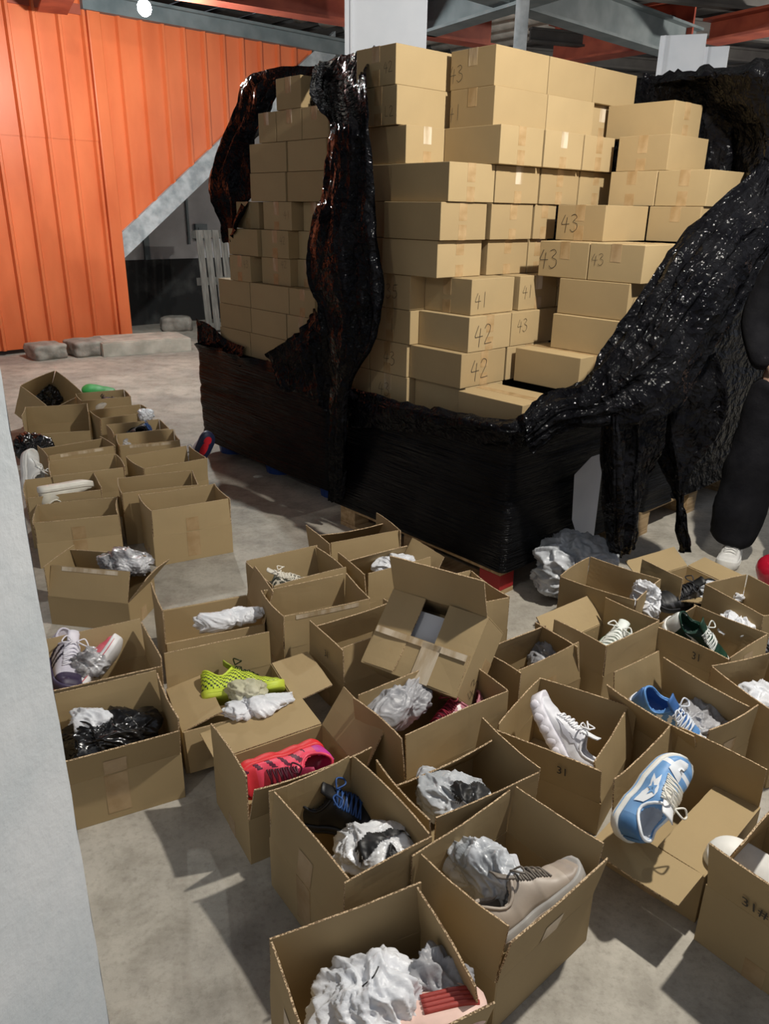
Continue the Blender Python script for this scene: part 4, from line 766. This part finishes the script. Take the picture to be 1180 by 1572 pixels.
    if pat == 'pad':
        for k in range(4):
            mb = MB(); tube(mb, [(L*(.55+.4*i/12), (-.018+k*.012), -.001+zs(.55+.4*i/12)) for i in range(13)], .0058, 8); mb.build('sole_ridge', CM('#a8433c'), smooth=True, parent=t)
    return t
SHOE = {}
for k, (hp, tp, roll, sty) in SHOES.items():
    if k in ('step',): continue
    lab = {'ink': 'small black shoe on the rim beside a white bag in the far left group', 'pale': 'white shoe just showing in the box marked 31# at the right edge'}.get(k)
    SHOE[k] = shoe(k, hp, tp, roll, sty, lab)
printed('printed_letters', 'AGA', Vector((.06, -.046, .045)), exx, ez, .016, SHOE['chunky'])
# ------------------------------------------------------------------ bags and tissue
BAGLAB = {'a': 'big crumpled silver grey bag on the floor by the wooden pallet', 'b': 'dark grey bag on the floor right of the big silver one', 'c': 'small white crumpled bag hanging over a box rim right of the silver bag',
 'd': 'large crumpled white bag in the nearest box', 'd2': 'grey bag behind the pink shoe in the nearest box', 'e': 'silver grey bag behind the beige shoe', 'f': 'thin white bag with dark print over the black shoe',
 'g': 'silver bag with a black patch in the box behind the beige shoe', 'h': 'long grey bag holding a shoe under the tilted box', 'i': 'white bag spread below the neon yellow shoe', 'j': 'cream tissue lump beside the neon yellow shoe',
 'k': 'white bag lying along the rim of the taped box', 'l': 'white tissue beside the black ribbed shoe', 'm': 'crumpled white tissue in the box at the right edge', 'n': 'dark grey bag behind the blue striped shoe', 'o': 'white bag at the right edge below the crumpled tissue',
 'p': 'white crumpled bag standing up behind the tilted box', 'q': 'grey bag deep in the box right of the tilted one', 'r': 'clear film bag in the spread-flap box on the left', 's': 'pale bag beside the glossy black bag by the plaster wall', 't': 'glossy black bag filling the box by the plaster wall',
 'u': 'clear bag round the coral shoe', 'v': 'white bag ball on the rim of a far left box', 'w': 'black bundle in the tilted far left box', 'x': 'clear bag over the corner of the taped far left box', 'y': 'black bag by the plaster wall in the far left group', 'z': 'grey bag under the green and white shoe', 'za': 'scrap of white tissue on the floor at the right', 'zb': 'dark grey bag beside the crumpled tissue at the right edge',
 'zc': 'tiny white scrap by the right edge', 'zd': 'clear bag right behind the tilted box', 'ze': 'white paper scrap inside the second box of the left group'}
def bag(key, c, size, yaw, kind):
    rnd = random.Random(key); seed = Vector((rnd.uniform(0, 50), rnd.uniform(0, 50), rnd.uniform(0, 50)))
    bm = bmesh.new(); bmesh.ops.create_icosphere(bm, subdivisions=6 if max(size) > .08 else 5, radius=1)
    S = Vector(size)
    for v_ in bm.verts:
        p = v_.co.copy(); q = Vector((p.x*S.x, p.y*S.y, p.z*S.z))/max(S); w1 = q*1.3+seed; q = q + .35*Vector((noise.noise(w1), noise.noise(w1+Vector((17, 3, 5))), noise.noise(w1+Vector((2, 31, 9))))); q = Vector((q.x*1.3+q.y*.5, q.y*.8, q.z*1.1+q.x*.3))
        r = 1 + .34*noise.noise(q*1.5+seed)
        # sharp creases: cellular distance and ridges at two scales
        dd, _ = noise.voronoi(q*2.1+seed); cr = (dd[1]-dd[0]); r -= .34*min(cr*1.5, .5)
        dd, _ = noise.voronoi(q*5.5+seed*1.7); r -= .10*min(dd[1]-dd[0], .5)
        r += .07*(ridged(q+seed, 5, 3)-.3)
        p = Vector((p.x*r*S.x, p.y*r*S.y, p.z*r*S.z)); v_.co = p
    bmesh.ops.rotate(bm, verts=bm.verts, cent=(0, 0, 0), matrix=Matrix.Rotation(math.radians(yaw), 3, 'Z'))
    zmin = min(v_.co.z for v_ in bm.verts)
    lift = max(0, -(c[2]+zmin)+.004)
    if lift:
        for v_ in bm.verts:
            if v_.co.z+c[2] < .006: v_.co.z = .006-c[2]
    me = bpy.data.meshes.new('bag'); bm.to_mesh(me); bm.free(); me.polygons.foreach_set('use_smooth', [True]*len(me.polygons))
    nm = {'cream': 'tissue_lump'}.get(kind, 'plastic_bag')
    o = newobj(nm, me, BAGM[kind], label=BAGLAB[key], cat='tissue' if kind == 'cream' else 'bag'); o.location = c; return o
BG = {k: bag(k, *w) for k, w in BAGS.items()}
# black marks on the white bags
def blot(parent, pts, r, m):
    mb = MB()
    dg = bpy.context.evaluated_depsgraph_get()
    P = []
    for x, y in pts:
        hit, loc, nn, _ = parent.ray_cast(Vector((x, y, .5)), Vector((0, 0, -1)))
        P.append((loc if hit else Vector((x, y, .05)))+Vector((0, 0, .004)))
    tube(mb, catmull(P, 5), r, 8, flat=.6); mb.build('printed_mark', m, parent=parent, smooth=True)
BLKM = mat('black_print', (.012, .012, .012), .5)
bpy.context.view_layer.update()
def inside(x, y, poly):
    c = False
    for (a, b_), (e, f) in zip(poly, poly[1:]+poly[:1]):
        if (b_ > y) != (f > y) and x < (e-a)*(y-b_)/(f-b_)+a: c = not c
    return c
def patch_on(parent, poly, m, n=26):
    x0, x1 = min(p[0] for p in poly), max(p[0] for p in poly); y0, y1 = min(p[1] for p in poly), max(p[1] for p in poly)
    idx = {}; vs = []; fs = []
    def vtx(i, j):
        if (i, j) not in idx:
            x = x0+(x1-x0)*i/n; y = y0+(y1-y0)*j/n
            hit, loc, nn, _ = parent.ray_cast(Vector((x, y, .5)), Vector((0, 0, -1)))
            idx[(i, j)] = len(vs); vs.append((x, y, (loc.z if hit else 0)+.006))
        return idx[(i, j)]
    for i in range(n):
        for j in range(n):
            if inside(x0+(x1-x0)*(i+.5)/n, y0+(y1-y0)*(j+.5)/n, poly): fs.append((vtx(i, j), vtx(i+1, j), vtx(i+1, j+1), vtx(i, j+1)))
    mesh('printed_mark', vs, fs, m, smooth=True, parent=parent)
patch_on(BG['f'], [(-.03, -.075), (-.05, -.045), (-.02, -.01), (.03, .012), (.08, .0), (.04, -.005), (.01, -.03), (-.0, -.05)], BLKM)
patch_on(BG['f'], [(.02, -.07), (.03, -.03), (.045, -.045), (.06, -.06), (.04, -.06)], BLKM)
patch_on(BG['g'], [(-.01, -.05), (-.02, -.02), (.03, .0), (.045, .02), (.09, .0), (.07, -.04), (.02, -.07)], BLKM)
blot(BG['d'], [(-.02, -.01), (-.0, .0), (.01, .02)], .0014, BLKM)
mb = MB()
mb.box(-.028, .028, -.02, .02, 0, .022); o = mb.build('silica_sachet', PAPER, label='small white sachet resting on the beige shoe laces', cat='sachet', bevel=.006); o.location = (SHOES['beige'][0][0]+.02, SHOES['beige'][0][1]+.12, .21); o.rotation_euler = (.5, .3, .4)
# red glossy balloon-like ball at the right edge
bm = bmesh.new(); bmesh.ops.create_uvsphere(bm, u_segments=28, v_segments=18, radius=.075)
for v_ in bm.verts:
    if v_.co.z < 0: v_.co.x *= 1+v_.co.z*4; v_.co.y *= 1+v_.co.z*4; v_.co.z *= 1.5
me = bpy.data.meshes.new('red_helmet'); bm.to_mesh(me); bm.free(); me.polygons.foreach_set('use_smooth', [True]*len(me.polygons))
o = newobj('red_ornament', me, REDG, label='glossy red rounded object standing on the floor at the right edge', cat='ornament'); o.location = RED
# small wooden bits on the left stack
mb = MB(); mb.box(-.05, .05, -.04, .04, 0, .08); o = mb.build('wood_offcut', WOOD, label='small pale wood offcut lying on top of the left stack corner', cat='wood', bevel=.004); o.location = O+U*2.78+V*.45+Vector((0, 0, .745))
# ------------------------------------------------------------------ person
def skin(name, pts, edges, m, parent, sub=2, root=0):
    me = bpy.data.meshes.new(name); me.from_pydata([p[:3] for p in pts], edges, []); me.update()
    o = newobj(name, me, m, parent=parent); sk = o.modifiers.new('skin', 'SKIN'); sk.use_smooth_shade = True
    me.skin_vertices  # layer is made by the modifier
    for i, p in enumerate(pts):
        sv = me.skin_vertices[0].data[i]; r = p[3]; sv.radius = (r, p[4] if len(p) > 4 else r); sv.use_root = (i == root)
    s = o.modifiers.new('sub', 'SUBSURF'); s.levels = s.render_levels = sub
    return o
def person(loc, rz):
    t = empty('person', loc, rz, label='person in black jacket and baggy black trousers standing at the right edge', cat='person')
    # facing -y, own left is +x
    P = [(0, 0, .98, .13, .10), (0, .0, 1.15, .12, .09), (0, -.0, 1.33, .15, .10), (0, 0, 1.44, .08, .07), (0, -.01, 1.52, .055, .055),
         (-.17, 0, 1.42, .06, .06), (-.235, .03, 1.16, .045, .045), (-.14, -.05, .99, .035, .035), (-.11, -.03, .93, .03, .022),
         (.17, 0, 1.42, .06, .06), (.235, .03, 1.16, .045, .045), (.14, -.05, .99, .035, .035), (.11, -.03, .93, .03, .022),
         (-.10, 0, .90, .09, .09), (-.12, -.01, .50, .06, .06), (-.13, .01, .10, .04, .04),
         (.10, 0, .90, .09, .09), (.12, -.01, .50, .06, .06), (.13, .01, .10, .04, .04)]
    E = [(0, 1), (1, 2), (2, 3), (3, 4), (3, 5), (5, 6), (6, 7), (7, 8), (3, 9), (9, 10), (10, 11), (11, 12), (0, 13), (13, 14), (14, 15), (0, 16), (16, 17), (17, 18)]
    n = len(P)
    for sg, w in ((-1, 8), (1, 12)):
        bx, by, bz = P[w][:3]
        for k, (dx, ln) in enumerate(((-.026, .062), (-.009, .072), (.009, .068), (.025, .052))):
            a = len(P); P += [(bx+dx, by-.02, bz-.035, .010), (bx+dx, by-.035, bz-.035-ln*.5, .009), (bx+dx, by-.03, bz-.035-ln, .008)]
            E += [(w, a), (a, a+1), (a+1, a+2)]
        a = len(P); P += [(bx-sg*.03, by-.035, bz-.02, .011), (bx-sg*.035, by-.06, bz-.05, .009)]; E += [(w, a), (a, a+1)]
    skin('body', P, E, SKIN, t)
    # head
    bm = bmesh.new(); bmesh.ops.create_uvsphere(bm, u_segments=32, v_segments=24, radius=1)
    for v_ in bm.verts:
        x, y, z = v_.co
        X, Y, Zz = x*.075, y*.095, z*.115
        if z < -.2: X *= 1-.35*(-z-.2); Y = Y*(1-.25*(-z-.2))-.008*(-z)
        if y < -.5:
            g1 = math.exp(-((x/.16)**2+((z+.1)/.22)**2)); Y -= .022*g1
            Y += .008*(math.exp(-(((abs(x)-.38)/.16)**2+((z-.1)/.12)**2))); Y -= .006*math.exp(-((x/.3)**2+((z+.48)/.08)**2))
        v_.co = Vector((X, Y, Zz))
    me = bpy.data.meshes.new('head'); bm.to_mesh(me); bm.free(); me.polygons.foreach_set('use_smooth', [True]*len(me.polygons))
    hd_ = newobj('head', me, SKIN, parent=t); hd_.location = (0, -.015, 1.63)
    bm = bmesh.new(); bmesh.ops.create_uvsphere(bm, u_segments=24, v_segments=16, radius=1)
    for v_ in bm.verts:
        x, y, z = v_.co; k = .9 if (y < -.2 and z < .45) else 1.1
        v_.co = Vector((x*.076*k, y*.098*k, max(z, -.55 if y > 0 else .1)*.12*k))
    me = bpy.data.meshes.new('hair'); bm.to_mesh(me); bm.free(); me.polygons.foreach_set('use_smooth', [True]*len(me.polygons))
    h = newobj('hair', me, HAIRM, parent=t); h.location = (0, -.008, 1.65)
    for sg in (-1, 1):
        mb = MB(); tube(mb, [(sg*.072, 0, 1.605), (sg*.083, .006, 1.625), (sg*.08, .008, 1.65)], [.008, .014, .010], 8); mb.build('ear', SKIN, smooth=True, parent=t)
        mb = MB(); tube(mb, [(sg*.028-.008, -.100, 1.642), (sg*.028+.008, -.100, 1.642)], .005, 8); mb.build('eye', HAIRM, parent=t)
    J = [(0, 0, .93, .175, .13), (0, 0, 1.15, .165, .12), (0, 0, 1.33, .185, .12), (0, 0, 1.45, .09, .08),
         (-.19, 0, 1.41, .08, .08), (-.25, .03, 1.15, .07, .07), (-.15, -.06, .95, .064, .064), (.19, 0, 1.41, .08, .08), (.25, .03, 1.15, .07, .07), (.15, -.06, .95, .064, .064)]
    skin('jacket', J, [(0, 1), (1, 2), (2, 3), (2, 4), (4, 5), (5, 6), (2, 7), (7, 8), (8, 9)], CLOTH, t)
    T_ = [(0, 0, .98, .155, .12), (-.11, 0, .84, .12, .12), (-.14, -.01, .50, .115, .115), (-.155, 0, .22, .135, .135), (-.16, -.01, .11, .11, .11), (-.16, -.02, .065, .08, .08),
          (.11, 0, .84, .12, .12), (.13, -.01, .50, .115, .115), (.14, 0, .20, .125, .125), (.145, -.01, .10, .115, .115), (.145, -.02, .065, .08, .08)]
    tr = skin('trousers', T_, [(0, 1), (1, 2), (2, 3), (3, 4), (4, 5), (0, 6), (6, 7), (7, 8), (8, 9), (9, 10)], CLOTH, t)
    tex = bpy.data.textures.new('folds', 'CLOUDS'); tex.noise_scale = .12
    dm = tr.modifiers.new('folds', 'DISPLACE'); dm.texture = tex; dm.strength = .05; dm.mid_level = .5
    for sg in (-1, 1): shoe('w', (sg*.15, .07, .0), (sg*.16, -.20, .0), 0, 'chunky', parent=t)
    return t
person((1.885, 3.48, 0), math.radians(-28))
